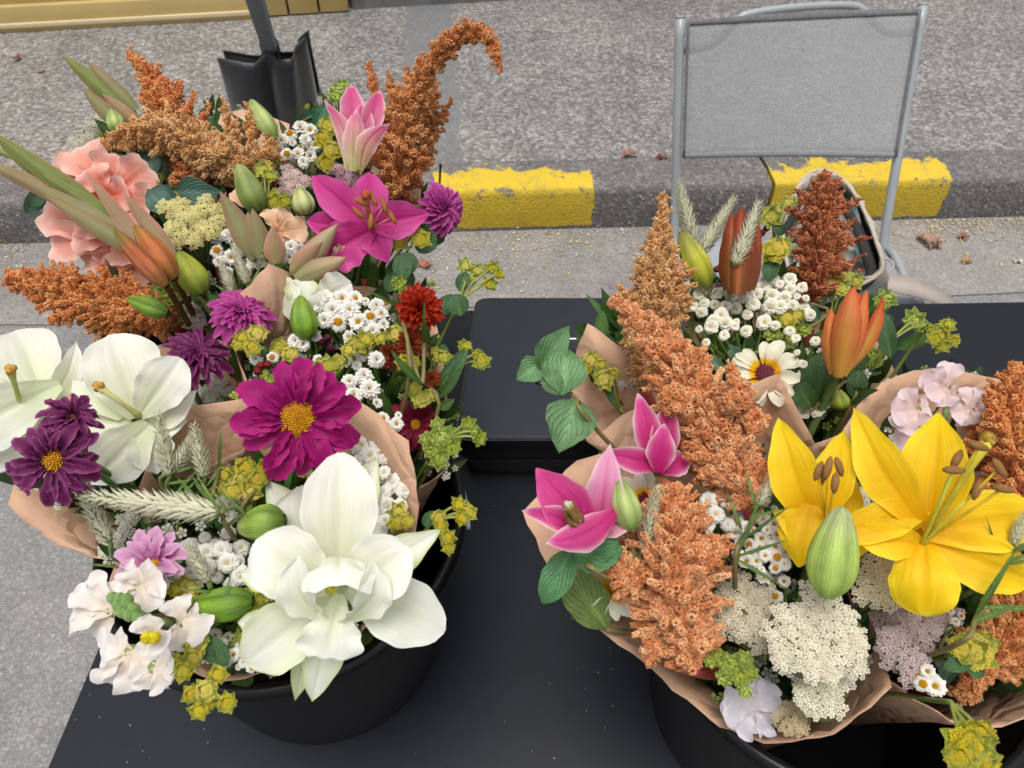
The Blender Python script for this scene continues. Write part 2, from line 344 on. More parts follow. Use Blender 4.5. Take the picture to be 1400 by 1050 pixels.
# back left corner = left edge line meets back edge line
lp=PZ(165,812,TZ); le=(lp-tl).normalized()
def isect(p,d,q,e):
    det=d.x*(-e.y)+e.x*d.y; r=q-p; t=(r.x*(-e.y)+e.x*r.y)/det; return p+d*t
bl=isect(tl,le,tb0,bd)
table=thing('market_table','long black folding table top the flower buckets stand on','table',(bl.x,bl.y,0))
TM=mat('black_table_plastic',.5,base=(.010,.0125,.018),attr=False,noise=.10,nscale=60,bump=.10,bscale=900,spec=.35)
fl=bl-le*1.0; fr=fl+bd*2.2; br=bl+bd*2.2
g=Geo(); T4=[bl,fl,fr,br]; g.add([(p.x,p.y,TZ) for p in T4]+[(p.x,p.y,TZ-.035) for p in T4],[(0,1,2,3),(7,6,5,4),(0,4,5,1),(1,5,6,2),(2,6,7,3),(3,7,4,0)])
o=part('table_top',g,TM,table,smooth=False); bevel(o,.003,2)
ctr=(bl+fl+fr+br)/4
for p in T4:
    q=p+(ctr-p).normalized()*.09; g=Geo(); tube(g,[(q.x,q.y,TZ-.035),(q.x,q.y,.0)],.014,k=12); part('leg',g,'steel',table)
# ------------------------------------------------ buckets
BM=mat('black_bucket_plastic',.34,base=(.0065,.0065,.007),attr=False,noise=.35,nscale=9,bump=.15,bscale=90,spec=.32)
BH=.225; RZ=TZ+BH
def bucket(cx,cy,label):
    root=thing('flower_bucket',label,'bucket',(cx,cy,TZ),'black flower buckets on the table')
    k=72
    def lathe(prof):
        V=[];n=len(prof)
        for r,z in prof:
            for j in range(k):
                a=2*math.pi*j/k; V.append((cx+r*math.cos(a),cy+r*math.sin(a),TZ+z))
        F=[(i*k+j,i*k+(j+1)%k,(i+1)*k+(j+1)%k,(i+1)*k+j) for i in range(n-1) for j in range(k)]
        g=Geo(); g.add(V,F); return g
    body=[(.001,.002),(.108,.002),(.114,.0),(.117,.003),(.118,.008),(.1475,BH-.02),(.148,BH-.016),(.1445,BH-.016),(.1425,BH-.022),(.1135,.012),(.108,.006),(.001,.006)]
    b=part('body',lathe(body),BM,root); e=b.modifiers.new('e','EDGE_SPLIT'); e.split_angle=R(50)
    rim=[(.1445,BH-.0155),(.151,BH-.0155),(.1535,BH-.012),(.1535,BH-.004),(.1515,BH),(.1475,BH+.001),(.1448,BH-.001),(.1440,BH-.006),(.1445,BH-.0155)]
    part('rim',lathe(rim),BM,root)
    g=Geo(); tube(g,[(cx+.1545*math.cos(a),cy+.1545*math.sin(a)*1.0,TZ+BH-.026-.03*math.sin(t*math.pi)) for t,a in [(i/20,math.pi*(1.0-i/20)) for i in range(21)]],.0022,(.05,.05,.05),6)
    part('handle',g,'steel',root)
    return Vector((cx,cy,RZ))
pa=PZ(338,440,RZ); pb=PZ(389,700,RZ); pc=PZ(1148,806,RZ)
BA=bucket(pa.x,pa.y,'black bucket at the back left corner under the coral gladiolus')
BB=bucket(pb.x,pb.y,'black bucket in front left below the big white double lily')
BC=bucket(pc.x,pc.y,'black bucket in front right below the yellow lilies')
# ------------------------------------------------ glossy black box
bx=[PZ(648,404,TZ+.08),PZ(618,603,TZ+.08)]
def bxp(px,py,z): return PZ(px,py,z)
GB=mat('glossy_black',.09,base=(.006,.006,.007),attr=False,noise=.1,nscale=20,coat=.6,spec=.5)
LB=mat('satin_black_lid',.3,base=(.017,.022,.030),attr=False,noise=.1,nscale=40,bump=.12,bscale=500)
boxo=thing('black_case',"glossy black case with a satin lid and round lock between the left and right bouquets",'case',PZ(800,600,TZ))
xb0=bx[0].x; yb=bx[0].y; xf0=bx[1].x; yf=bx[1].y; xw=.40
def rrect(x0b,x0f,y1,y0,ww,z,rad,ins=0):
    # corners: back-left, front-left, front-right, back-right, chamfered / rounded
    C=[(x0b+ins,y1-ins),(x0f+ins,y0+ins),(x0f+ww-ins,y0+ins),(x0b+ww-ins,y1-ins)]
    out=[]
    for i,c in enumerate(C):
        p=Vector(C[i-1]);q=Vector(C[(i+1)%4]);c=Vector(c)
        a=c+(p-c).normalized()*rad; b_=c+(q-c).normalized()*rad
        for t in (0,.25,.5,.75,1): out.append(((1-t)**2*a+2*t*(1-t)*c+t*t*b_).to_tuple()+(z,))
    return out
def stack(levels):
    g=Geo(); k=20; V=[]
    for lv in levels: V+=lv
    n=len(levels); F=[(i*k+j,i*k+(j+1)%k,(i+1)*k+(j+1)%k,(i+1)*k+j) for i in range(n-1) for j in range(k)]+[tuple(range(k))[::-1],tuple((n-1)*k+j for j in range(k))]
    g.add(V,F); return g
def esplit(o,a=35): e=o.modifiers.new('e','EDGE_SPLIT'); e.split_angle=R(a); return o
rr=lambda z,ins,rad=.018: rrect(xb0,xf0,yb,yf,xw,z,rad,ins)
esplit(part('body',stack([rr(TZ,.014),rr(TZ+.003,.011),rr(TZ+.036,.008)]),GB,boxo))
esplit(part('rim_band',stack([rr(TZ+.036,.011),rr(TZ+.041,.011)]),mat('dull_brass_band',.35,base=(.23,.19,.14),attr=False,metal=.7,noise=.1),boxo))
esplit(part('lid_edge',stack([rr(TZ+.041,.008),rr(TZ+.046,.002),rr(TZ+.070,.001),rr(TZ+.0775,.0025)]),GB,boxo))
esplit(part('lid',stack([rr(TZ+.0775,.004),rr(TZ+.0795,.0055),rr(TZ+.0800,.008)]),LB,boxo))
l0=PZ(772,463,TZ+.081); l1=PZ(900,463,TZ+.081); g=Geo(); box(g,(l0.x,l0.y-.002,TZ+.0802),(l1.x,l0.y+.002,TZ+.0822)); bevel(part('slit_highlight',g,mat('highlight_metal',.12,base=(.75,.75,.75),attr=False,metal=1,noise=0),boxo,smooth=False),.0006,2)  # bright metal strip standing in for the line highlight at the lid's slit
lc=PZ(741,517,TZ+.081); g=Geo(); k=28
rings=[(.011,.0),(.011,.0016),(.0085,.0022),(.0072,.0006),(.0001,.0006)]
g.add([(lc.x+r*math.cos(2*math.pi*j/k),lc.y+r*math.sin(2*math.pi*j/k),TZ+.0802+z) for r,z in rings for j in range(k)],[(i*k+j,i*k+(j+1)%k,(i+1)*k+(j+1)%k,(i+1)*k+j) for i in range(4) for j in range(k)])
part('lock',g,GB,boxo)
g=Geo(); box(g,(lc.x-.0045,lc.y-.0008,TZ+.0806),(lc.x+.0045,lc.y+.0008,TZ+.082)); part('keyhole',g,'steel',boxo,smooth=False)
# ------------------------------------------------ folding chair
ch=thing('folding_chair','grey folding chair with woven fabric back behind the table','chair',PZ(1065,330,.0)+Vector((0,0,0)))
ch.location=(PZ(1065,330,.43).x,PZ(1065,330,.43).y,0)
TL=PZ(930,24,.88); TR=PZ(1262,7,.885); SL=PZ(922,325,.43); SR=PZ(1207,338,.43)
dl=(SL-TL); dr=(SR-TR)
GL=SL+dl.normalized()*.0; 
fL=Vector((SL.x+.0,SL.y-.40,.43)); fR=Vector((SR.x+.02,SR.y-.40,.43))
for A_,B_ in ((TL,SL),(TR,SR)):
    g=Geo(); foot=Vector((B_.x,B_.y-.30,.0)); tube(g,catmull([A_,A_.lerp(B_,.5),B_,B_.lerp(foot,.5),foot],26),.0105,k=14); part('leg',g,'steel',ch)
for A_,B_ in ((fL,SL),(fR,SR)):
    g=Geo(); rear=Vector((B_.x,B_.y+.04,.0)); tube(g,catmull([A_,A_.lerp(B_,.6),B_+Vector((0,.0,-.02)),rear],20),.0095,k=12); part('leg',g,'steel',ch)
# tube caps
for A_ in (TL,TR):
    g=Geo(); tube(g,[A_+(A_-SL if A_ is TL else A_-SR).normalized()*.004,A_],[.009,.0112],k=14); part('end_cap',g,'steel',ch)
g=Geo(); tube(g,[SL+Vector((.008,.0,-.004)),SR+Vector((-.008,0,-.004))],.009,k=12); part('seat_rail',g,'steel',ch)
def P2(a,b): # on the back frame: a across 0..1, b down 0..1
    return TL.lerp(TR,a).lerp(SL.lerp(SR,a),b)
nb=(TR-TL).cross(SL-TL).normalized(); nb= nb if nb.y<0 else -nb
bt=[(.0,.17),(.09,.165),(.14,.155),(.25,.045),(.33,.0),(.5,-.035),(.67,-.0365),(.76,.01),(.86,.105),(.9,.125),(1,.125)]
bt=[(.0,.135),(.08,.132),(.13,.12),(.18,.085),(.235,.03),(.29,.0),(.5,-.016),(.7,-.012),(.76,.01),(.82,.065),(.87,.098),(.91,.105),(1,.105)]
g=Geo(); tube(g,catmull([P2(a,b)-nb*.010 for a,b in bt],60),.0085,k=12); part('top_bar',g,'steel',ch)
# fabric sling
FM=bpy.data.materials.new('woven_mesh_fabric'); FM.use_nodes=True; N=FM.node_tree.nodes; L=FM.node_tree.links; b=N['Principled BSDF']; b.inputs['Roughness'].default_value=.65
tc=N.new('ShaderNodeTexCoord'); ws=[]
for ax,sc in ((0,190),(1,120)):
    mp=N.new('ShaderNodeMapping'); mp.inputs['Rotation'].default_value=(0,0,0 if ax==0 else R(90)); L.new(tc.outputs['UV'],mp.inputs[0])
    wv=N.new('ShaderNodeTexWave'); wv.inputs['Scale'].default_value=sc*.32; wv.inputs['Distortion'].default_value=.6; wv.inputs['Detail Scale'].default_value=3; L.new(mp.outputs[0],wv.inputs[0]); ws.append(wv.outputs['Fac'])
mu=N.new('ShaderNodeMath'); mu.operation='MAXIMUM'; L.new(ws[0],mu.inputs[0]); L.new(ws[1],mu.inputs[1])
nz=N.new('ShaderNodeTexNoise'); nz.inputs['Scale'].default_value=190; nz.inputs['Detail'].default_value=3; mp=N.new('ShaderNodeMapping'); mp.inputs['Scale'].default_value=(1,1.6,1); L.new(tc.outputs['UV'],mp.inputs[0]); L.new(mp.outputs[0],nz.inputs[0])
m2=N.new('ShaderNodeMath'); m2.operation='MULTIPLY'; m2.inputs[0].default_value=1.0; L.new(nz.outputs['Fac'],m2.inputs[1])
rp=N.new('ShaderNodeValToRGB'); rp.color_ramp.elements[0].position=.36; rp.color_ramp.elements[0].color=(.29,.292,.305,1); rp.color_ramp.elements[1].position=.62; rp.color_ramp.elements[1].color=(.50,.505,.52,1)
L.new(m2.outputs[0],rp.inputs[0]); L.new(rp.outputs[0],b.inputs['Base Color'])
tp=N.new('ShaderNodeBsdfTransparent'); ms=N.new('ShaderNodeMixShader'); ms.inputs[0].default_value=.52; L.new(b.outputs[0],ms.inputs[1]); L.new(tp.outputs[0],ms.inputs[2]); L.new(ms.outputs[0],N['Material Output'].inputs[0])
def sling(name,a0,a1,b0,b1,m,off=.0,nu=24,nv=14,bow=.022,wob=0):
    g=Geo(); V=[];U=[]
    for j in range(nv):
        b_=b0+(b1-b0)*j/(nv-1)
        for i in range(nu):
            a=a0+(a1-a0)*i/(nu-1); bb=b_-(.012*math.sin(a*math.pi) if j==0 else 0)
            V.append(P2(a,bb)-nb*(bow*math.sin(math.pi*min(max(a,0),1))*.9-off)); U.append((a,b_*.9))
    F=[(j*nu+i,j*nu+i+1,(j+1)*nu+i+1,(j+1)*nu+i) for j in range(nv-1) for i in range(nu-1)]
    g.add(V,F,(.3,.3,.3),U); o=part(name,g,m,ch); s=o.modifiers.new('s','SOLIDIFY'); s.thickness=.0016; return o
bot=.60
sling('back_fabric',.022,.978,.018,bot,FM,off=.012)
sling('seam',.022,.978,.014,.034,M['darkseam'],off=.0135,nv=3)
sling('seam',.022,.978,bot-.018,bot+.004,mat('fabric_hem',.7,base=(.22,.225,.235),attr=False,noise=.15,nscale=200),off=.0135,nv=3)
sling('seam',.018,.030,.016,bot,M['darkseam'],off=.0137,nu=3)
sling('seam',.970,.982,.016,bot,M['darkseam'],off=.0137,nu=3)
# seat
g=Geo(); V=[];nu=12
for j in range(9):
    t=j/8
    for i in range(nu):
        a=i/(nu-1); p=SL.lerp(SR,.03+.94*a).lerp(fL.lerp(fR,.03+.94*a),t); V.append(p+Vector((0,0,.008-.014*math.sin(math.pi*a)*math.sin(math.pi*t)+.002)))
g.add(V,[(j*nu+i,j*nu+i+1,(j+1)*nu+i+1,(j+1)*nu+i) for j in range(8) for i in range(nu-1)]); o=part('seat',g,'vinyl',ch); s=o.modifiers.new('s','SOLIDIFY'); s.thickness=.004
for A_,B_ in ((SL,fL),(SR,fR)):
    g=Geo(); tube(g,[A_,B_],.0105,k=12); part('seat_rail',g,'steel',ch)
g=Geo(); tube(g,[fL,fR],.0105,k=12); part('seat_rail',g,'steel',ch)
# ------------------------------------------------ tote bag on the chair seat
bag=thing('tote_bag','beige patterned tote bag standing open on the chair seat','bag',(PZ(1150,370,.44).x,PZ(1150,370,.44).y,.445))
rimpx=[(1068,305,.62),(1085,268,.66),(1098,245,.68),(1118,233,.685),(1142,238,.68),(1162,256,.67),(1180,285,.66),(1198,330,.64),(1204,372,.60),(1150,395,.56),(1085,380,.57)]
rim=[PZ(*p) for p in rimpx]; rc=sum(rim,Vector())/len(rim); k=44
rimc=catmull(rim+[rim[0]],k+1)[:-1]
base=Vector((bag.location.x,bag.location.y,.447))
g=Geo(); V=[];C=[];rows=12
for j in range(rows):
    t=j/(rows-1)
    for i,p in enumerate(rimc):
        d_=Vector(p)-rc; hp=Vector((rc.x,rc.y,0)).lerp(Vector((base.x,base.y,0)),1-t)
        sc=.82+.18*t+.07*math.sin(math.pi*t)
        q=Vector((hp.x+d_.x*sc,hp.y+d_.y*sc*.9,base.z+(p[2]-base.z)*t))
        q+=d_.normalized()*.004*math.sin(i*1.9+j*.8)
        V.append(q); 
        pat=(math.sin(i*.9+j*1.1)*math.cos(j*1.7-i*.4))
        C.append((.50,.43,.34) if (pat<.35 or t>.85) else (.17,.30,.30))
g.add(V,[(j*k+i,j*k+(i+1)%k,(j+1)*k+(i+1)%k,(j+1)*k+i) for j in range(rows-1) for i in range(k)]+[tuple(range(k))],C)
o=part('bag_body',g,'canvas',bag); s=o.modifiers.new('s','SOLIDIFY'); s.thickness=.005
g=Geo(); tube(g,rimc+[rimc[0]],.0036,(.52,.45,.37),8,False); part('hem',g,'canvas',bag)
g=Geo(); ins=[Vector(p)*.9+rc*.1-Vector((0,0,.03)) for p in rimc]; tube(g,ins+[ins[0]],.011,(.035,.033,.03),8,False); part('fleece_lining',g,'canvas',bag)
g=Geo(); V=[];C=[];m=9
for j in range(m):
    t=j/(m-1)
    for i,p in enumerate(rimc):
        p=Vector(p); q=p.lerp(rc,.04+.94*t); q.z=p.z*(1-t)+rc.z*t-.022-.035*math.sin(t*1.5)+.006*math.sin(i*.9+j*2)+.005*math.sin(i*.35-j)
        V.append(q); pat=math.sin(i*.8+j*1.9)+math.cos(j*2.3-i*.5)
        C.append(lin((170,166,156)) if pat>.3 else (lin((96,134,134)) if pat>-.3 else lin((60,56,52))))
g.add(V,[(j*k+i,j*k+(i+1)%k,(j+1)*k+(i+1)%k,(j+1)*k+i) for j in range(m-1) for i in range(k)],C); part('patterned_cloth',g,'canvas',bag)
def band(g,P,w,up,c,th=.003):
    P=catmull(P,24); V=[];n=len(P)
    for i in range(n):
        t=Vector(P[min(i+1,n-1)])-Vector(P[max(i-1,0)]); s=t.cross(up).normalized(); nn=s.cross(t).normalized()
        for a,b_ in ((-1,-1),(1,-1),(1,1),(-1,1)): V.append(Vector(P[i])+s*w/2*a+nn*th/2*b_)
    F=[(i*4+j,i*4+(j+1)%4,i*4+4+(j+1)%4,i*4+4+j) for i in range(n-1) for j in range(4)]+[(3,2,1,0),tuple((n-1)*4+j for j in range(4))]
    g.add(V,F,c)
sp=[PZ(1168,392,.50),PZ(1195,386,.505),PZ(1235,389,.50),PZ(1262,396,.49),PZ(1290,410,.46),PZ(1312,440,.41),PZ(1322,480,.35)]
g=Geo(); band(g,sp,.052,Vector((0,-.2,1)),(.42,.36,.31)); part('strap',g,'leatherette',bag,smooth=False)
g=Geo(); tube(g,catmull([PZ(1196,358,.50),PZ(1207,353,.505),PZ(1219,357,.505),PZ(1221,366,.505),PZ(1210,374,.505),PZ(1196,377,.50)],24),.0028,(.42,.37,.32),8); part('strap_loop',g,'leatherette',bag)
# ------------------------------------------------ canopy pole and weight bag
pb_=PZ(0,0,0)
pbase=PZ(398,205,KH); ptop=PZ(346,-40,1.12)
for z in (1.0,): pass
pole=thing('canopy_pole','grey square metal pole rising out of the black weight bag','pole',(pbase.x,pbase.y,KH))
b0=PZ(369,66,.62); dirp=(PZ(349,0,.86)-b0).normalized(); bot_=b0-dirp*((b0.z-KH)/dirp.z); top_=b0+dirp*1.6
g=Geo()
sx=Vector((1,0,0))*.019; sy=Vector((0,1,0))*.015
V=[p+a*sx+c*sy for p in (bot_,top_) for a,c in ((-1,-1),(1,-1),(1,1),(-1,1))]; g.add(V,[(0,1,5,4),(1,2,6,5),(2,3,7,6),(3,0,4,7),(3,2,1,0),(4,5,6,7)])
o=part('pole_tube',g,mat('dark_grey_pole',.5,base=(.115,.14,.155),attr=False,noise=.05),pole,smooth=False); bevel(o,.003,2)
pole.location=bot_; o.data.transform(Matrix.Translation(V3(( pbase.x,pbase.y,KH))-bot_))
g=Geo(); q=bot_; box(g,(q.x-.05,q.y-.05,KH-.005),(q.x+.05,q.y+.05,KH+.006)); bevel(part('foot_plate',g,'steel',pole,smooth=False),.002,2)
wb=thing('weight_bag','black nylon weight bag strapped round the foot of the grey pole','weight bag',(bot_.x,bot_.y,KH))
dbg=depth(PZ(370,80,.60))
topL=[(301,73),(318,76),(338,80),(352,81),(362,70),(374,66),(382,76),(402,75),(405,58),(419,45)]
botL=[(338,215),(350,216),(362,217),(375,217),(388,217),(400,217),(412,216),(425,215),(438,213),(452,210)]
for s_,nm in ((-1,'front_panel'),(1,'back_panel')):
    g=Geo(); V=[]; nv=22; nu=40
    for j in range(nv):
        t=j/(nv-1)
        for i in range(nu):
            u=i/(nu-1)*(len(topL)-1); k0=min(int(u),len(topL)-2); f=u-k0
            tp_=[topL[k0][c]*(1-f)+topL[k0+1][c]*f for c in (0,1)]; bt_=[botL[k0][c]*(1-f)+botL[k0+1][c]*f for c in (0,1)]
            # vertical bulge of a filled bag, pinched at the pole
            uu=i/(nu-1); bul=.055*min(1,t*3)**.7*(1-t**6)*(abs(math.sin(math.pi*uu*2))**.55)*1.0+.004
            a_=PD(tp_[0],tp_[1],dbg+.02); 
            pzt=a_.z; 
            bp_=PZ(bt_[0],bt_[1],KH+.003)
            q=a_.lerp(bp_,t); q=Vector((q.x,q.y,q.z)); q+=Vector((0,1,.0))*(s_*(bul+.022)+.0)
            q+=Vector((0,s_*.003*math.sin(u*3.1+t*9+math.sin(t*5)*2),0))*(1-t)*t
            q.z=max(q.z,KH+.002); V.append(q)
    g.add(V,[(j*nu+i,j*nu+i+1,(j+1)*nu+i+1,(j+1)*nu+i) for j in range(nv-1) for i in range(nu-1)]); o=part(nm,g,'nylon',wb); s=o.modifiers.new('s','SOLIDIFY'); s.thickness=.004
g=Geo()
for yy in (-.034,.034):
    V=[]
e1=b0-dirp*.0; tube(g,[b0+Vector((0,0,.015)),b0-dirp*.12,bot_+dirp*.14],[.026,.028,.030],(.01,.01,.01),12); part('binding_strap',g,'nylon',wb)
# ------------------------------------------------ flower builders
def smoothprof(P,s):
    x=[p[0] for p in P]; y=[p[1] for p in P]
    # monotone-ish cubic through control points
    xs=np.array(x); ys=np.array(y); i=np.clip(np.searchsorted(xs,s,side='right')-1,0,len(xs)-2)
    t=(s-xs[i])/(xs[i+1]-xs[i]); m=np.gradient(ys,xs)
    h=xs[i+1]-xs[i]
    return (2*t**3-3*t**2+1)*ys[i]+(t**3-2*t**2+t)*h*m[i]+(-2*t**3+3*t**2)*ys[i+1]+(t**3-t**2)*h*m[i+1]
PROF={'broad':[(0,.3),(.2,.66),(.45,.98),(.62,1),(.8,.8),(.91,.52),(.97,.28),(1,.05)],'lily':[(0,.3),(.15,.58),(.36,.94),(.48,1),(.66,.84),(.82,.53),(.93,.25),(1,.02)],
 'round':[(0,.18),(.2,.55),(.45,.9),(.65,1),(.82,.9),(.93,.6),(.98,.34),(1,.16)],
 'ray':[(0,.28),(.3,.75),(.6,1),(.85,.88),(.95,.62),(1,.3)],
 'leaf':[(0,.06),(.12,.55),(.35,1),(.6,.85),(.82,.45),(.95,.15),(1,.02)],
 'oval':[(0,.08),(.12,.6),(.4,1),(.65,.97),(.85,.66),(.95,.34),(1,.08)],
 'blade':[(0,.5),(.3,1),(.6,.8),(.85,.4),(1,.03)],
 'fan':[(0,.15),(.3,.45),(.6,.85),(.8,1),(.93,.88),(1,.6)],
 'bract':[(0,.6),(.25,1),(.55,.85),(.8,.5),(1,.03)]}
def petal_arrays(A,B,wd,up,arch=.12,cup=.2,ruf=0.,prof='lily',base=(.5,.5,.5),tip=None,edge=None,mid=None,curl=0.,groove=.05,ph=0.,nu=13,nv=9,frq=3.,edgew=3,spot=None,midw=.10,sidebend=0.):
    A=Vector(A);B=Vector(B);L=(B-A).length;t=(B-A)/L
    s_=t.cross(up).normalized();n=s_.cross(t).normalized()
    tip=base if tip is None else tip
    S=np.linspace(0,1,nu);Vv=np.linspace(-1,1,nv)
    s,v=np.meshgrid(S,Vv,indexing='ij')
    p=smoothprof(PROF[prof],s)
    hw=wd/2
    along=L*s
    across=hw*p*v+sidebend*L*np.sin(math.pi*s)
    h=L*arch*np.sin(math.pi*s*.95)-L*curl*np.clip(s-.55,0,1)**2/.2
    h=h+cup*hw*p*v**2-groove*hw*np.exp(-(v/.16)**2)*np.sin(math.pi*np.clip(s,0,1))
    h=h-.012*hw*np.cos(v*17)*np.sin(math.pi*s)*(nv>15)+ruf*hw*np.sin(frq*2*math.pi*s+ph+np.sign(v)*1.1)*np.abs(v)**2.5*np.clip(s*3,0,1)
    across=across+ruf*.35*hw*np.sin(frq*2*math.pi*s*1.3+ph*2)*np.sign(v)*np.abs(v)**3*np.clip(s*3,0,1)
    along=along+ruf*.5*hw*np.sin(v*7+ph)*np.clip(s-.75,0,1)*4*.4
    P=np.array(A)[None,None]+along[...,None]*np.array(t)+across[...,None]*np.array(s_)+h[...,None]*np.array(n)
    b_=np.array(base);tp=np.array(tip)
    C=b_+(tp-b_)*(s**1.0)[...,None]
    if edge is not None: 
        f=np.clip(np.maximum(np.abs(v)**edgew,np.clip((s-.86)/.14,0,1)**2),0,1)[...,None]*np.clip(s*2,0,1)[...,None]; C=C+(np.array(edge)-C)*f
    if mid is not None:
        f=(np.exp(-(v/midw)**2)*np.clip(1.1-s,0,1))[...,None]; C=C+(np.array(mid)-C)*f
    V=P.reshape(-1,3); i=np.arange(nu-1)[:,None]*nv+np.arange(nv-1)[None]
    F=np.stack([i,i+nv,i+nv+1,i+1],-1).reshape(-1,4)
    U=np.stack([s,v*.5+.5],-1).reshape(-1,2)
    return V,F,C.reshape(-1,3),U
def petal(g,*a,**k):
    V,F,C,U=petal_arrays(*a,**k); g.add(V,F.tolist(),C,U); return g
def tocam(p): return (CAM-p).normalized()
def facing(p,fx=0,fy=0): return (tocam(p)+RT*fx+UPV*fy).normalized()
def frame(p,n,rot=0):
    x=RT-n*RT.dot(n); x.normalize(); y=n.cross(x); m=Matrix((x,y,n)).transposed().to_4x4(); m.translation=p
    return m@Matrix.Rotation(rot,4,'Z')
class Bq: pass
def bouquet(bk,foot,z0,label=None):
    b=Bq(); b.rc=bk; b.foot=Vector((bk.x+foot[0],bk.y+foot[1],TZ+.02)); b.z=z0; return b
def via(b,p,rad=.118):
    """where a stem or sheet passes the bucket's mouth: inside the rim"""
    h=Vector((p.x-b.rc.x,p.y-b.rc.y,0)); h0=Vector((b.foot.x-b.rc.x,b.foot.y-b.rc.y,0)); t=min(1,(RZ-b.foot.z)/max(.05,p.z-b.foot.z)); q=h0.lerp(h,t)
    if q.length>rad: q=q.normalized()*rad
    return Vector((b.rc.x+q.x,b.rc.y+q.y,RZ))
def stem(b,p,root,r=.0028,c=(.10,.17,.04),n=None,name='stem'):
    k=via(b,p); g=Geo(); n=n or (p-k).normalized()
    q=p-n*.035 if (p.z-RZ)>.05 else p.lerp(k,.3)
    tube(g,catmull([b.foot+Vector((random.uniform(-.03,.03),random.uniform(-.03,.03),0)),k,q,p],14),r,c,6); return part(name,g,'stem',root)
def leafy(g,p,d,L,w,c,up=None,**k):
    if k.get('prof')=='blade': w*=.62
    up=up or tocam(p); petal(g,p,p+d*L,w,up,prof=k.pop('prof','leaf'),base=c,tip=k.pop('tip',tuple(np.array(c)*1.15)),mid=k.pop('mid',tuple(np.array(c)*1.7)),midw=.07,arch=k.pop('arch',.08),cup=k.pop('cup',.25),groove=.12,nu=k.pop('nu',9),nv=k.pop('nv',7),**k)
# ---- lilies
LW=dict(base=lin((222,228,186)),tip=lin((243,242,234)),edge=lin((241,241,231)),mid=lin((222,226,192)),midw=.05)
LP=dict(base=lin((186,20,104)),tip=lin((216,70,146)),edge=lin((246,220,226)),mid=lin((190,40,115)),midw=.09,edgew=6)
LP2=dict(base=lin((188,24,118)),tip=lin((208,62,146)),edge=lin((218,96,168)),mid=lin((170,20,95)),midw=.07)
LY=dict(base=lin((240,184,0)),tip=lin((252,214,10)),edge=lin((253,224,46)),mid=lin((240,184,4)),midw=.08)
def lily(b,name,label,c,z,pet,pal,stam=(),pist=None,m='petal',group=None,tipc=None,stemz=None,scale_w=.9,thr=None):
    C=PZ(c[0],c[1],z); d=depth(C); root=thing(name,label,'lily',b.foot,group); px=d/FPX
    n=facing(C)
    for i,q in enumerate(pet):
        o=dict(pal); x,y,wd,dd=q[:4]; 
        if len(q)>4: o.update(q[4])
        bo=o.pop('b',None); bb=PD(bo[0],bo[1],d+(bo[2] if len(bo)>2 else .0)) if bo else C
        T_=PD(x,y,d+dd); g=Geo(); up=o.pop('up',None); up=facing(T_,*up) if up else facing(C)
        a=dict(arch=.08,cup=.3,ruf=.07,ph=i*1.7+x,curl=.10,nu=24,nv=19,groove=.12); a.update(o)
        petal(g,bb,T_,wd*px*(scale_w if a.get('prof','lily')=='lily' else 1),up,**a); part('petal',g,m,root)
    for q in stam:
        T_=PD(q[0],q[1],d+(q[2] if len(q)>2 else -.03)); g=Geo(); mid_=C.lerp(T_,.55)+n*.008
        st=part('stamen',tube(g,catmull([C,mid_,T_],8),[.0008]*8,q[4] if len(q)>4 else tuple(pal['base']*.5+lin((200,190,110))*.5),5),'stem',root)
        a=R(q[3] if len(q)>3 else 60); dr_=(RT*math.cos(a)+UPV*math.sin(a)); al=(q[5] if len(q)>5 else 11)*px
        g=Geo(); tube(g,catmull([T_-dr_*al,T_+n*.0015,T_+dr_*al],7),[.0006,.0017,.0021,.0022,.0021,.0017,.0006],stamcol,7); part('anther',g,'anther',root,st)
    if pist:
        T_=PD(pist[0],pist[1],d+(pist[2] if len(pist)>2 else -.04)); g=Geo()
        pc_=pist[3] if len(pist)>3 else lin((214,214,140)); tube(g,catmull([C,C.lerp(T_,.5)+n*.006,T_],9),[.003,.0022,.0018,.0017,.0017,.0018,.002,.0028,.0036],pc_,7); pp=part('pistil',g,'bud',root)
        g=Geo(); sc=pist[4] if len(pist)>4 else lin((214,170,60)); ss=pist[5] if len(pist)>5 else .8
        for a in (0,120,240): tube(g,[T_,T_+(n*.003+(RT*math.cos(R(a+20))+UPV*math.sin(R(a+20)))*.0035)*ss],[.0036*ss,.0030*ss],sc,6)
        part('stigma',g,'bud',root,pp)
    stem(b,C-n*.004,root,.0034,n=n); return root
stamcol=lin((150,92,40))
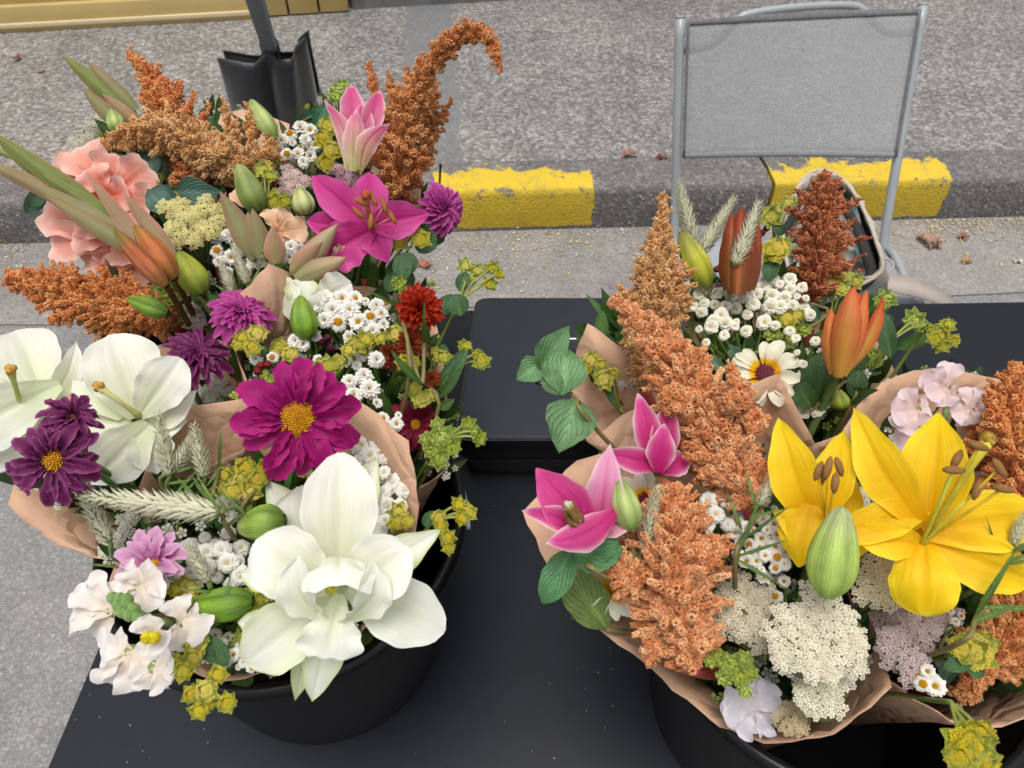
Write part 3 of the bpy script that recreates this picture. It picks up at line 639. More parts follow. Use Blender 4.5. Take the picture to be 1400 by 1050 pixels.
def bud(b,name,label,A,B,r,z,cols,dd=0,root=None,group='lily buds still closed',grooves=3,bend=0,open_=0,pname='bud'):
    a=PZ(A[0],A[1],z); d=depth(a); e=PD(B[0],B[1],d+dd); px=d/FPX; rr_=r*px
    mk=root is None
    if mk: root=thing(name,label,'lily bud',b.foot,group)
    t=(e-a).normalized(); L=(e-a).length; s_=t.cross(tocam(a)).normalized(); n=s_.cross(t)
    pr=[(0,.3),(.06,.55),(.18,.86),(.36,1),(.6,.88),(.8,.62),(.93,.38),(.98,.24),(1,.08)]; nu=18;k=30; V=[];C=[];U=[]
    base,body,tip=cols
    ph=random.uniform(0,6)
    for i in range(nu):
        s=i/(nu-1); pz=float(smoothprof(pr,np.array(s)))
        for j in range(k):
            an=2*math.pi*j/k; sm=abs(math.sin(an*grooves/2+ph)) ; rad=.92*rr_*pz*(1-.2*math.exp(-(sm/.18)**2)*math.sin(math.pi*min(1,s*1.05))+.03*math.cos(2*(an*grooves/2+ph)))
            V.append(a+t*(L*s)+(s_*math.cos(an)+n*math.sin(an))*rad+n*(bend*L*math.sin(math.pi*s)))
            c=np.array(base)*(1-s)+np.array(body)*s if s<.5 else None
            f=min(1,s*2.5); c=np.array(base)*(1-f)+np.array(body)*f
            f2=max(0,(s-.62)/.38); c=c*(1-f2)+np.array(tip)*f2
            stripe=.5+.5*math.cos(an*grooves*2+ph*2); c=c*(.74+.36*stripe)*(1-.45*math.exp(-(sm/.07)**2))
            C.append(c); U.append((s,j/k*3))
    g=Geo(); g.add(V,[(i*k+j,i*k+(j+1)%k,(i+1)*k+(j+1)%k,(i+1)*k+j) for i in range(nu-1) for j in range(k)]+[tuple((nu-1)*k+j for j in range(k))],C,U)
    part(pname,g,'bud',root)
    if mk:
        kv=via(b,a); g=Geo(); tube(g,catmull([b.foot,kv,a-tocam(a)*.045,a+t*.003],14),[.0026]*12+[.0026,rr_*.3],tuple(np.array(base)*.8),7); part('stem',g,'stem',root)
    return root
GB_=(lin((88,120,40)),lin((140,168,66)),lin((176,186,110)))
GL_=(lin((92,130,30)),lin((122,160,40)),lin((140,160,60)))
OB_=(lin((110,84,24)),lin((172,92,38)),lin((142,112,50)))
RB_=(lin((136,64,34)),lin((164,74,44)),lin((176,96,54)))
PB_=(lin((130,160,72)),lin((172,190,112)),lin((150,170,90)))
YB_=(lin((120,134,30)),lin((170,172,40)),lin((160,120,50)))
# ---- ray flowers (chrysanthemum, cosmos, daisy)
def raymesh(name,pal,wr=.3,prof='ray',arch=.1,cup=.4,ruf=.05,nu=8,nv=5,curl=.1,var=3,groove=.15):
    out=[]
    for i in range(var):
        g=Geo(); petal(g,(0,0,0),(1,0,0),wr*(1+.15*(i-1)),Vector((0,0,1)),arch=arch*(1+.3*(i-1)),cup=cup,ruf=ruf,prof=prof,ph=i*2.1,nu=nu,nv=nv,curl=curl,groove=groove,sidebend=.03*(i-1),**pal)
        me=g.mesh(name); out.append(me)
    return out
def setm(ms,m):
    for me in ms: me.materials.append(M[m])
    return ms
MUMP=setm(raymesh('petal',dict(base=lin((92,8,60)),tip=lin((138,22,92)),edge=lin((160,60,120))),.30,cup=.55),'petal')
MAG=setm(raymesh('petal',dict(base=lin((150,6,96)),tip=lin((172,12,112)),edge=lin((186,36,130)),mid=lin((120,0,80))),.40,cup=.5,curl=.2,ruf=.3,nu=12,nv=7),'petal')
MUMM=setm(raymesh('petal',dict(base=lin((150,14,110)),tip=lin((190,60,152)),edge=lin((205,100,170))),.36,cup=.6),'petal')
DARK=setm(raymesh('petal',dict(base=lin((82,8,60)),tip=lin((120,26,90)),edge=lin((166,84,140)),mid=lin((86,6,62))),.36,cup=.45,curl=.2,ruf=.3,nu=11,nv=7),'petal')
PINKC=setm(raymesh('petal',dict(base=lin((200,90,165)),tip=lin((222,172,206)),edge=lin((232,190,216)),mid=lin((196,110,170))),.42,cup=.35,ruf=.3),'petal')
STRAW=setm(raymesh('petal',dict(base=lin((232,120,40)),tip=lin((190,8,12)),edge=lin((140,4,12))),.60,prof='bract',cup=.7,curl=-.08,ruf=0),'petal')
STRAW2=setm(raymesh('petal',dict(base=lin((225,150,60)),tip=lin((118,10,22)),edge=lin((190,90,60))),.60,prof='bract',cup=.8,curl=-.15,ruf=0),'petal')
CRIM=setm(raymesh('petal',dict(base=lin((100,6,30)),tip=lin((128,10,44)),edge=lin((140,24,60))),.36,cup=.4,ruf=.1),'petal')
TRIC=setm(raymesh('petal',dict(base=lin((235,186,10)),tip=lin((240,236,214)),edge=lin((242,238,220))),.42,prof='ray',cup=.3,ruf=.06),'white_petal')
def recol(ms,fn):
    for me in ms:
        a=me.color_attributes['Col']; u=me.uv_layers['UV']; n=len(me.vertices); c=np.zeros(n*4,dtype=np.float32); a.data.foreach_get('color',c); c=c.reshape(-1,4)
        co=np.zeros(n*3,dtype=np.float32); me.vertices.foreach_get('co',co); co=co.reshape(-1,3)
        c[:,:3]=fn(co,c[:,:3]); a.data.foreach_set('color',c.ravel())
recol(TRIC,lambda co,c:np.where(co[:,0:1]<.42,np.array([lin((242,190,8))]),np.array([lin((240,236,212))])))
def disk(g,r,c,c2,dome=.45,n=150,s=.13):
    """a domed disc of little florets in local units"""
    V=[];k=18
    for j in range(5):
        a=j/4*math.pi/2; 
        for i in range(k): V.append((r*math.cos(a)*math.cos(2*math.pi*i/k),r*math.cos(a)*math.sin(2*math.pi*i/k),r*dome*math.sin(a)))
    g.add(V,[(j*k+i,j*k+(i+1)%k,(j+1)*k+(i+1)%k,(j+1)*k+i) for j in range(4) for i in range(k)],np.array(c)*.8)
    for i in range(n):
        q=r*math.sqrt((i+.5)/n)*.98; a=i*2.39996; z=r*dome*math.sqrt(max(0,1-(q/r)**2)); x=q*math.cos(a);y=q*math.sin(a)
        d_=np.array([x/r*.8,y/r*.8,1.]); d_/=np.linalg.norm(d_); h=s*r*random.uniform(1.0,1.9); w_=s*r*.55
        e1=np.cross(d_,[1,0,0]); e1/=np.linalg.norm(e1); e2=np.cross(d_,e1); p=np.array([x,y,z])
        V=[p+w_*(e1*math.cos(t)+e2*math.sin(t)) for t in (0,1.57,3.14,4.71)]+[p+d_*h+w_*.9*(e1*math.cos(t)+e2*math.sin(t)) for t in (0,1.57,3.14,4.71)]+[p+d_*h*1.05]
        f=random.random(); cc=np.array(c)*(1-f)+np.array(c2)*f
        g.add(V,[(0,1,5,4),(1,2,6,5),(2,3,7,6),(3,0,4,7),(4,5,8),(5,6,8),(6,7,8),(7,4,8)],cc)
    return g
def mum(b,name,label,cat,c,z,rpx,ms,layers,dr=.3,dc=(lin((205,140,10)),lin((236,190,30))),face=(0,0),squash=1,group=None,dome=.5,dn=140,root=None,jit=.12):
    P=PZ(c[0],c[1],z); px=depth(P)/FPX; Rr=rpx*px; n=facing(P,*face); fr_=frame(P,n,random.uniform(0,6))
    root=root or thing(name,label,cat,b.foot,group)
    for (cnt,lf,el,wf,zo) in layers:
        off=random.uniform(0,6)
        for i in range(cnt):
            a=off+2*math.pi*(i+random.uniform(-jit,jit)*1.6)/cnt; l=Rr*lf*random.uniform(1-jit,1+jit*.6); e=R(el+random.uniform(-8,8))
            m=fr_@Matrix.Rotation(a,4,'Z')@Matrix.Translation((Rr*dr*.55 if dr else 0,0,Rr*zo))@Matrix.Rotation(-e,4,'Y')@Matrix.Rotation(random.uniform(-.25,.25),4,'X')@Matrix.Diagonal((l*(1-.5*dr),l*wf*(1 if random.random()<.5 else -1),l,1))
            inst('petal',random.choice(ms),m,root)
    if dr:
        g=Geo(); disk(g,dr*Rr,*dc,dome=dome,n=dn,s=.10 if dn>100 else .16); g.V=[np.array([(fr_@Vector(v)) for v in vv]) for vv in g.V]; part('disc',g,'anther' if dn<100 else 'seed',root)
    g=Geo(); # green calyx
    for i in range(10):
        a=i*.628; petal(g,P-n*Rr*.22,P-n*Rr*.02+(fr_.to_3x3()@Vector((math.cos(a),math.sin(a),0)))*Rr*.32,Rr*.2,n,prof='bract',base=lin((70,96,40)),nu=4,nv=3,cup=0)
    part('calyx',g,'leaf',root); stem(b,P-n*Rr*.2,root,.0024,n=n); return root
# ---- small white heads
def fevermesh(layers,yr,name='flower_head',yc=(lin((200,140,10)),lin((230,180,40))),white=(236,234,224),n=15,elong=.46):
    g=Geo(); w1=lin(white)
    for li,(rf,el) in enumerate(layers):
        m=max(5,int(n*rf+1))
        for i in range(m):
            a=2*math.pi*(i+.5*(li%2))/m+random.uniform(-.06,.06); L=rf*random.uniform(.88,1.05); e=R(el+random.uniform(-9,9))
            A=np.array([math.cos(a)*yr*.6,math.sin(a)*yr*.6,.05*li]); B=np.array([math.cos(a)*L*math.cos(e),math.sin(a)*L*math.cos(e),.05*li+L*math.sin(e)])
            petal(g,A,B,elong*rf**.5,Vector((0,0,1)),prof='ray',base=w1*.93,tip=w1*random.uniform(.93,1.03),nu=4,nv=3,cup=.3,arch=.1,curl=.12,groove=0)
    if yr>0: disk(g,yr,*yc,dome=.45 if yc[0][2]<.3 else .75,n=26 if yc[0][2]<.3 else 34,s=.2 if yc[0][2]<.3 else .34)
    me=g.mesh(name); me.materials.append(M['floret']); return me
FEV=[fevermesh([(1,34),(.8,50)],.34),fevermesh([(1,-22)],.40,n=12),fevermesh([(1,4),(.8,28)],.30),fevermesh([(1,-4),(.82,20)],.34),fevermesh([(1,0),(.85,22),(.68,42)],.22)]
WC=(lin((226,222,204)),lin((242,240,228)))
FEVD=[fevermesh([(1,-18),(.93,-8),(.82,3),(.7,13),(.56,22)],.30,n=18,yc=WC),fevermesh([(1,-14),(.9,-3),(.76,10),(.6,20)],.32,n=17,yc=(lin((222,206,130)),lin((240,238,226))))]
WYAR=[fevermesh([(1,-16),(.86,-5),(.68,8)],.36,n=10,elong=.8,yc=(lin((232,224,180)),lin((240,236,214))),white=(238,234,216)),fevermesh([(1,-10),(.8,4)],.30,n=9,elong=.85,yc=(lin((222,206,140)),lin((240,234,206))),white=(240,236,220))]
def spray(b,label,heads,z,kind='fev',r=7.5,group=None,dz=.004,cat='feverfew',name='feverfew_sprig',face=.35,foot=None):
    """one branched sprig with several heads, each a part"""
    ms={'fev':FEV,'dbl':FEVD,'yar':WYAR}[kind]; cx=sum(h[0] for h in heads)/len(heads); cy=sum(h[1] for h in heads)/len(heads)
    base=PZ(cx,cy,z)-(PZ(cx,cy,z)-b.foot).normalized()*.05; root=thing(name,label,cat,b.foot,group or {'fev':'sprigs of small white daisies','dbl':'sprigs of double white button flowers','yar':'sprigs of white yarrow'}[kind])
    g=Geo()
    for h in heads:
        P=PZ(h[0],h[1],z+random.uniform(-dz,dz)); px=depth(P)/FPX; rr_=(h[2] if len(h)>2 else r)*1.14*px*(random.uniform(.86,1.16) if random.random()<.82 else random.uniform(.5,.75))
        out=(P-base).normalized(); n=(tocam(P)*(1-face)+out*face+Vector((random.uniform(-.25,.25),random.uniform(-.25,.25),0))).normalized()
        inst('flower_head',random.choice(ms),frame(P,n,random.uniform(0,6))@Matrix.Scale(rr_,4),root)
        tube(g,catmull([base,base.lerp(P,.5)+Vector((random.uniform(-.004,.004),random.uniform(-.004,.004),-.004)),P-n*.002],6),.0009,lin((104,128,60)),4,False)
    part('flower_stalks',g,'stem',root); stem(b,base,root,.0017); return root
def heads_in(cx,cy,rx,ry,n,r,rot=0):
    out=[];t=0
    while len(out)<n and t<4000:
        t+=1; a=random.uniform(0,6.28); q=math.sqrt(random.random()); x=q*rx*math.cos(a);y=q*ry*math.sin(a); c,s=math.cos(R(rot)),math.sin(R(rot)); p=(cx+x*c-y*s,cy+x*s+y*c,r*random.uniform(.85,1.1))
        if all((p[0]-o[0])**2+(p[1]-o[1])**2>(r*1.35)**2 for o in out): out.append(p)
    return out
# ---- yarrow umbels
def floret_unit():
    V=[];F=[];k=0
    for i in range(5):
        a=2*math.pi*i/5; c,s=math.cos(a),math.sin(a); pts=[(.18,0,.1),(.65,-.36,.28),(1.0,-.1,.12),(.95,.25,.14),(.6,.38,.28)]
        V+= [(x*c-y*s,x*s+y*c,z) for x,y,z in pts]; F.append(tuple(range(k,k+5))); k+=5
    V+=[(.24*math.cos(t),.24*math.sin(t),.2) for t in (0,1.26,2.5,3.77,5.03)]+[(0,0,.42)]; F+=[(k+i,k+(i+1)%5,k+5) for i in range(5)]
    return np.array(V),F,k
FU=floret_unit()
def umbel_geo(g,P,n,Rr,col,cen,fr,lumps=9,dome=.35):
    fm=frame(P,n,random.uniform(0,6)); 
    ls=[(math.sqrt((i+.4)/lumps)*.82,i*2.39996) for i in range(lumps)]
    m3=np.array(fm.to_3x3()); o=np.array(P)
    lr=1.15/math.sqrt(lumps)
    for (q,a) in ls:
        cx,cy=q*math.cos(a)+random.uniform(-.06,.06),q*math.sin(a)+random.uniform(-.06,.06); zc=dome*(1-q*q)+random.uniform(-.05,.05)
        nf=max(5,int((lr/fr)**2*1.5))
        tint=random.uniform(.9,1.06)
        for i in range(nf):
            rr_=lr*math.sqrt((i+.5)/nf); aa=i*2.39996+a; x=cx+rr_*math.cos(aa);y=cy+rr_*math.sin(aa);z=zc+.45*lr*(1-(rr_/lr)**2)+random.uniform(-.02,.02)
            nn=np.array([rr_/lr*math.cos(aa)*.6+random.uniform(-.25,.25),rr_/lr*math.sin(aa)*.6+random.uniform(-.25,.25),1]); nn/=np.linalg.norm(nn)
            e1=np.cross([0,1,.01],nn); e1/=np.linalg.norm(e1); e2=np.cross(nn,e1); t=random.uniform(0,6); c_,s_=math.cos(t),math.sin(t)
            sc=fr*random.uniform(.85,1.15); v=FU[0]*sc; w_=np.outer(v[:,0]*c_-v[:,1]*s_,e1)+np.outer(v[:,0]*s_+v[:,1]*c_,e2)+np.outer(v[:,2],nn)+np.array([x,y,z])
            w_=(w_*Rr)@m3.T+o; C=np.tile(np.array(col)*tint*random.uniform(.92,1.05),(len(w_),1)); C[FU[2]:]=cen
            g.add(w_,FU[1],C)
    # green cushion under the florets
    k=14; V=[]
    for j in range(4):
        rr_=(.25,.62,.88,.9)[j]; zz=(-.55,-.2,.0,.02)[j]
        V+=[o+m3@(np.array([rr_*math.cos(6.283*i/k),rr_*math.sin(6.283*i/k),zz])*Rr) for i in range(k)]
    V.append(o+m3@np.array([0,0,dome*.8])*Rr)
    g.add(V,[(j*k+i,j*k+(i+1)%k,(j+1)*k+(i+1)%k,(j+1)*k+i) for j in range(3) for i in range(k)]+[(3*k+i,3*k+(i+1)%k,4*k) for i in range(k)],lin((120,122,78)))
def yarrow(b,label,ums,z,col=(226,218,190),cen=(214,204,150),fr_px=4,group='yarrow flower heads',face=(0,0)):
    root=thing('yarrow_stem',label,'yarrow',b.foot,group); cx=sum(h[0] for h in ums)/len(ums); cy=sum(h[1] for h in ums)/len(ums)
    P0=PZ(cx,cy,z); base=P0-(P0-b.foot).normalized()*.06; gs=Geo()
    for u in ums:
        P=PZ(u[0],u[1],z+random.uniform(-.003,.003)); px=depth(P)/FPX; g=Geo(); n=(tocam(P)*.75+(P-base).normalized()*.35+RT*face[0]+UPV*face[1]).normalized()
        umbel_geo(g,P-n*u[2]*px*.25,n,u[2]*px,lin(col),lin(cen),fr_px*1.3/u[2],lumps=max(3,int((u[2]/11)**2)))
        part('flower_head',g,'floret',root,smooth=False); tube(gs,[base,P-n*u[2]*px*.5],.0012,lin((100,120,66)),5)
    part('flower_stalks',gs,'stem',root); stem(b,base,root,.002); return root
# ---- bupleurum
def bupmesh(open_=.5,n=6,flo=34,green=(156,174,60),yell=(200,188,40)):
    g=Geo()
    for i in range(n+4):
        a=(2*math.pi*i/n if i<n else 2*math.pi*(i+.5)/4)+random.uniform(-.2,.2); L=random.uniform(.8,1.1)*(1 if i<n else .72); z=random.uniform(.0,.3) if i<n else random.uniform(.3,.55)
        gr=lin(green)*random.uniform(.8,1.2)
        petal(g,(math.cos(a)*.08,math.sin(a)*.08,0),(math.cos(a)*L,math.sin(a)*L,z),.62,Vector((0,0,1)),prof='leaf',base=gr*.75+lin((190,180,20))*.2,tip=gr,edge=lin((196,206,104)),edgew=5,nu=6,nv=5,cup=.35,arch=.05,groove=.1,curl=-.1)
    for i in range(flo):
        r=.64*math.sqrt((i+.5)/flo); a=i*2.4; p=np.array([r*math.cos(a),r*math.sin(a),.26-.2*r]); 
        V,F,k=FU; v=V*.15*random.uniform(.8,1.2); v=v+p; v[:,2]+=random.uniform(-.02,.05)
        g.add(v,F,lin(yell)*random.uniform(.75,1.15)); tube(g,[(p[0]*.3,p[1]*.3,.0),tuple(p)],.022,lin((150,160,30)),3,False)
    me=g.mesh('flower_head'); me.materials.append(M['leaf']); return me
BUP=[bupmesh() for _ in range(4)]
BUPY=[bupmesh(flo=60,yell=(206,184,24),green=(160,168,44)) for _ in range(3)]
BUPG=[bupmesh(flo=16,yell=(176,186,50),green=(126,160,64),n=7) for _ in range(3)]
def bup(b,label,heads,z,kind='m',leaves=(),anchor=None,dz=.004,node=None,group='yellow green bupleurum sprigs',face=.3):
    ms={'m':BUP,'y':BUPY,'g':BUPG}[kind]; root=thing('bupleurum_sprig',label,'bupleurum',b.foot,group)
    cx=sum(h[0] for h in heads)/len(heads); cy=sum(h[1] for h in heads)/len(heads); P0=PZ(cx,cy,z)
    nd=PZ(node[0],node[1],z-.01) if node else P0-(P0-b.foot).normalized()*.035
    g=Geo()
    for h in heads:
        P=PZ(h[0],h[1],z+random.uniform(-dz,dz)); px=depth(P)/FPX; out=(P-nd).normalized(); n=(tocam(P)*(1-face)+out*face+Vector((random.uniform(-.2,.2),random.uniform(-.2,.2),0))).normalized()
        inst('flower_head',random.choice(ms),frame(P-n*.002,n,random.uniform(0,6))@Matrix.Scale((h[2] if len(h)>2 else 13)*1.16*px,4),root)
        tube(g,catmull([nd,nd.lerp(P,.6)+Vector((0,0,.003)),P-n*.002],7),.0010,lin((140,150,70)),5,False)
    part('flower_stalks',g,'stem',root)
    for l in leaves:
        g=Geo(); A=PZ(l[0],l[1],z-.006); B=PD(l[2],l[3],depth(A)+(l[5] if len(l)>5 else 0)); leafy(g,A,(B-A).normalized(),(B-A).length,l[4]*depth(A)/FPX,lin((74,108,66)),prof='oval',ruf=.06); part('leaf',g,'leaf',root)
    stem(b,nd,root,.0014,c=lin((120,134,60))); return root
# ---- wheat celosia
def celosia(b,label,A,B,r,z,dd=0,pink=.25,group='wheat celosia spikes',leaves=2,tone=1.0):
    a=PZ(A[0],A[1],z); d=depth(a); e=PD(B[0],B[1],d+dd); px=d/FPX; Rr=r*px; L=(e-a).length; t=(e-a).normalized(); s_=t.cross(tocam(a)).normalized(); n=s_.cross(t)
    root=thing('celosia_spike',label,'celosia',b.foot,group); g=Geo(); rows=max(9,int(L/(Rr*.30))); 
    tube(g,[a,a.lerp(e,.5),e],[Rr*.4,Rr*.36,Rr*.1],lin((140,146,92)),8)
    for i in range(rows):
        s=i/(rows-1); rad=Rr*(1-.55*s**1.6)*(.75+.25*min(1,s*5)); 
        k=9 if s<.8 else 6
        for j in range(k):
            an=2*math.pi*(j+.5*(i%2))/k+random.uniform(-.1,.1); rd=s_*math.cos(an)+n*math.sin(an); p=a+t*(L*s)+rd*rad*.35; q=p+rd*rad*random.uniform(.75,1.1)+t*rad*random.uniform(.8,1.4)
            c=lin((226,224,196))*random.uniform(.88,1.05)*tone; pk=lin((224,186,196)) if random.random()<pink*(1-s*.5) else lin((168,176,120))
            w_=rad*.22; ee=rd.cross(t).normalized(); mp=p.lerp(q,.45); bulge=rd*w_*.7
            g.add([p,mp+ee*w_,q,mp-ee*w_,mp+bulge],[(0,1,4),(1,2,4),(2,3,4),(3,0,4)],[pk,c,c*1.03,c,c])
    part('flower_spike',g,'floret',root)
    for i in range(leaves):
        g=Geo(); s=random.choice((-1,1)); p=a-t*random.uniform(.0,.02); dd_=(t*.6+s_*s*random.uniform(.4,.9)+n*.2).normalized(); leafy(g,p,dd_,random.uniform(.016,.03),.0032,lin((126,152,84)),prof='blade',arch=.2,curl=.3); part('leaf',g,'leaf',root)
    kv=via(b,a); g=Geo(); tube(g,catmull([b.foot,kv,a-tocam(a)*.035-t*.016,a],14),.0015,lin((128,146,86)),6); part('stem',g,'stem',root); return root
# ---- amaranth plumes
OCT_V=np.array([(.78,0,0),(-.78,0,0),(0,.78,0),(0,-.78,0),(0,0,2.1),(0,0,-1.0)],float); OCT_F=np.array([(0,2,4),(2,1,4),(1,3,4),(3,0,4),(2,0,5),(1,2,5),(3,1,5),(0,3,5)])
AM={'rust':((196,114,56),(232,182,124),(160,74,30)),'buff':((204,142,78),(238,206,156),(168,92,40)),'salmon':((210,126,70),(242,202,154),(184,80,38)),'red':((168,84,46),(214,150,102),(122,44,22)),'deep':((142,44,24),(170,66,36),(96,14,10)),'orange':((204,114,54),(236,184,122),(182,70,26))}
def amaranth(b,label,pts,z,ztip=None,side=(),pal='rust',grain=1.25,dens=1.0,group='plumed amaranth stems',dd=None,seed=0,pal2=None,lump=1.0):
    """pts: (px,py,radius_px) from base to tip"""
    rg=np.random.default_rng(100+seed)
    root=thing('amaranth_plume',label,'amaranth',b.foot,group)
    c0,c1,c2=[lin(c) for c in AM[pal]]
    a=PZ(pts[0][0],pts[0][1],z); d0=depth(a); 
    d1=d0 if ztip is None else depth(PZ(pts[-1][0],pts[-1][1],ztip))
    cen=[];siz=[];cols=[];axis=[]
    def branch(p,q,r0,r1,n,gs,hue):
        """tapered finger covered in grains"""
        L=np.linalg.norm(q-p); t=(q-p)/(L+1e-9); u=np.cross(t,[.3,.5,.8]); u/=np.linalg.norm(u); v=np.cross(t,u)
        s=rg.random(n)**.9; an=rg.random(n)*6.283; rad=(r0*(1-s)+r1*s)*np.sqrt(rg.random(n)*.55+.45)
        lumps_=1+.3*np.sin(s*L/(gs*5.5)*2+rg.random()*6)
        P=p+t*(s*L)[:,None]+(np.cos(an)*rad*lumps_)[:,None]*u+(np.sin(an)*rad*lumps_)[:,None]*v
        cen.append(P); siz.append(gs*rg.uniform(.7,1.3,n)); ax=(np.cos(an)[:,None]*u+np.sin(an)[:,None]*v)*.8+t*.9; axis.append(ax/np.linalg.norm(ax,axis=1)[:,None])
        f=np.clip(rg.random(n)**1.1*hue*(.55+.6*s),0,1.1); k=rg.random(n)<.04
        C=c0+(c1-c0)*f[:,None]; C[k]=c2*.6+C[k]*.4; cols.append(C*rg.uniform(.9,1.08,n)[:,None])
    def plume(pl,dA,dB,main=True):
        P=catmull([np.array(PD(x,y,dA+(dB-dA)*i/(len(pl)-1))) for i,(x,y,r) in enumerate(pl)],40); rr_=np.interp(np.linspace(0,1,40),np.linspace(0,1,len(pl)),[q[2] for q in pl])*dA/FPX
        px=dA/FPX; gs=grain*px; tot=0
        Ls=np.cumsum([0]+[np.linalg.norm(P[i+1]-P[i]) for i in range(39)]); step=max(2.2*px,gs*1.8)
        nS=int(Ls[-1]/step); core=[]
        for i in range(nS):
            l=(i+rg.random())*Ls[-1]/nS; k=min(38,int(np.searchsorted(Ls,l)-1)); k=max(k,0); p=P[k]+(P[k+1]-P[k])*(l-Ls[k])/(Ls[k+1]-Ls[k]+1e-9); t=P[k+1]-P[k]; t/=np.linalg.norm(t); r=rr_[k]
            u=np.cross(t,[.2,.3,.9]); u/=np.linalg.norm(u); v=np.cross(t,u)
            nb_=max(1,int(round((r/px)**1.0/5.5*dens)))
            for j in range(nb_):
                an=rg.random()*6.283; rd=np.cos(an)*u+np.sin(an)*v; ln=r*(rg.uniform(.55,1.08) if rg.random()<.85 else rg.uniform(1.1,1.38)); fr=min(r*.32,5.2*px*lump)
                bd_=rd*.85+t*rg.uniform(.05,.85)+rg.normal(size=3)*.18; bd_/=np.linalg.norm(bd_)
                hue=rg.choice([.35,.8,1.15],p=[.3,.45,.25])
                st=p+rd*r*.12; n=int(max(6,(ln/px)*fr/px*.95*1.35)); branch(st,p+bd_*ln,fr,fr*.42,n,gs,hue)
        # dark red core the fingers grow from
        return P,rr_
    P,rr_=plume(pts,d0,d1)
    # side: either short tuple lists
    sides=[]
    for sd_ in side:
        k=sd_[0]; pl=sd_[1]; sides.append(plume(pl,d0+k,d0+k,False))
    cen=np.concatenate(cen);siz=np.concatenate(siz);cols=np.concatenate(cols);axis=np.concatenate(axis); n=len(cen)
    if pal2:
        # deeper coloured seed heads further down the plume
        k0=[lin(c) for c in AM[pal2[0]]]; yy=np.array([cen[:,2]]).T; zt=np.quantile(cen[:,2],pal2[1]); f=np.clip((zt-yy)/.02,0,1); cols=cols*(1-f)+(k0[0]*rg.uniform(.7,1.2,(n,1)))*f
    u=np.cross(axis,[.31,.52,.79]); u/=np.linalg.norm(u,axis=1)[:,None]; v=np.cross(axis,u)
    W=(OCT_V[None,:,0:1]*u[:,None]+OCT_V[None,:,1:2]*v[:,None]+OCT_V[None,:,2:3]*axis[:,None])*siz[:,None,None]*.85+cen[:,None]
    tipb=np.array([1,1,1,1,1.16,.85]); CC=cols[:,None,:]*tipb[None,:,None]
    F=(OCT_F[None]+6*np.arange(n)[:,None,None]).reshape(-1,3)
    me=newmesh('seed_plume',W.reshape(-1,3)-np.array(root.location),F,CC.reshape(-1,3),None,False); part('seed_plume',None,'seed',root,me=me)
    g=Geo(); tube(g,P,[max(.0012,r*.3*min(1,.2+i/9)) for i,r in enumerate(rr_)],c2*.8,8)
    for (p_,r_) in sides: tube(g,p_,[max(.0008,r*.35) for r in r_],c2*.8,6)
    part('plume_core',g,'stem',root); stem(b,Vector(P[0]),root,.004,c=lin((150,60,50)))
    AMCOUNT.append(n); return root
AMCOUNT=[]
# ---- leaves, wraps, greenery
def leafstem(b,label,leaves,z,c=(64,104,58),name='leafy_sprig',group='leafy green sprigs',line=None,cat='leaf sprig',prof='leaf'):
    root=thing(name,label,cat,b.foot,group); col=lin(c)
    P0=None; pts=[]
    for l in leaves:
        g=Geo(); A=PZ(l[0],l[1],z+(l[6] if len(l)>6 else 0)); B=PD(l[2],l[3],depth(A)+(l[5] if len(l)>5 else -.005)); leafy(g,A,(B-A).normalized(),(B-A).length,l[4]*depth(A)/FPX,col*random.uniform(.8,1.2),ruf=.07,nu=14,nv=9,prof=prof,arch=.10,curl=.08,tip=tuple(col*1.05)); part('leaf',g,'leaf',root); pts.append(A)
    if line: pts=[PZ(x,y,z-.002) for x,y in line]
    g=Geo(); k=via(b,pts[-1]); tube(g,catmull([b.foot,k]+pts[::-1],20),.0016,tuple(lin((120,110,64))),6); part('stem',g,'stem',root); return root
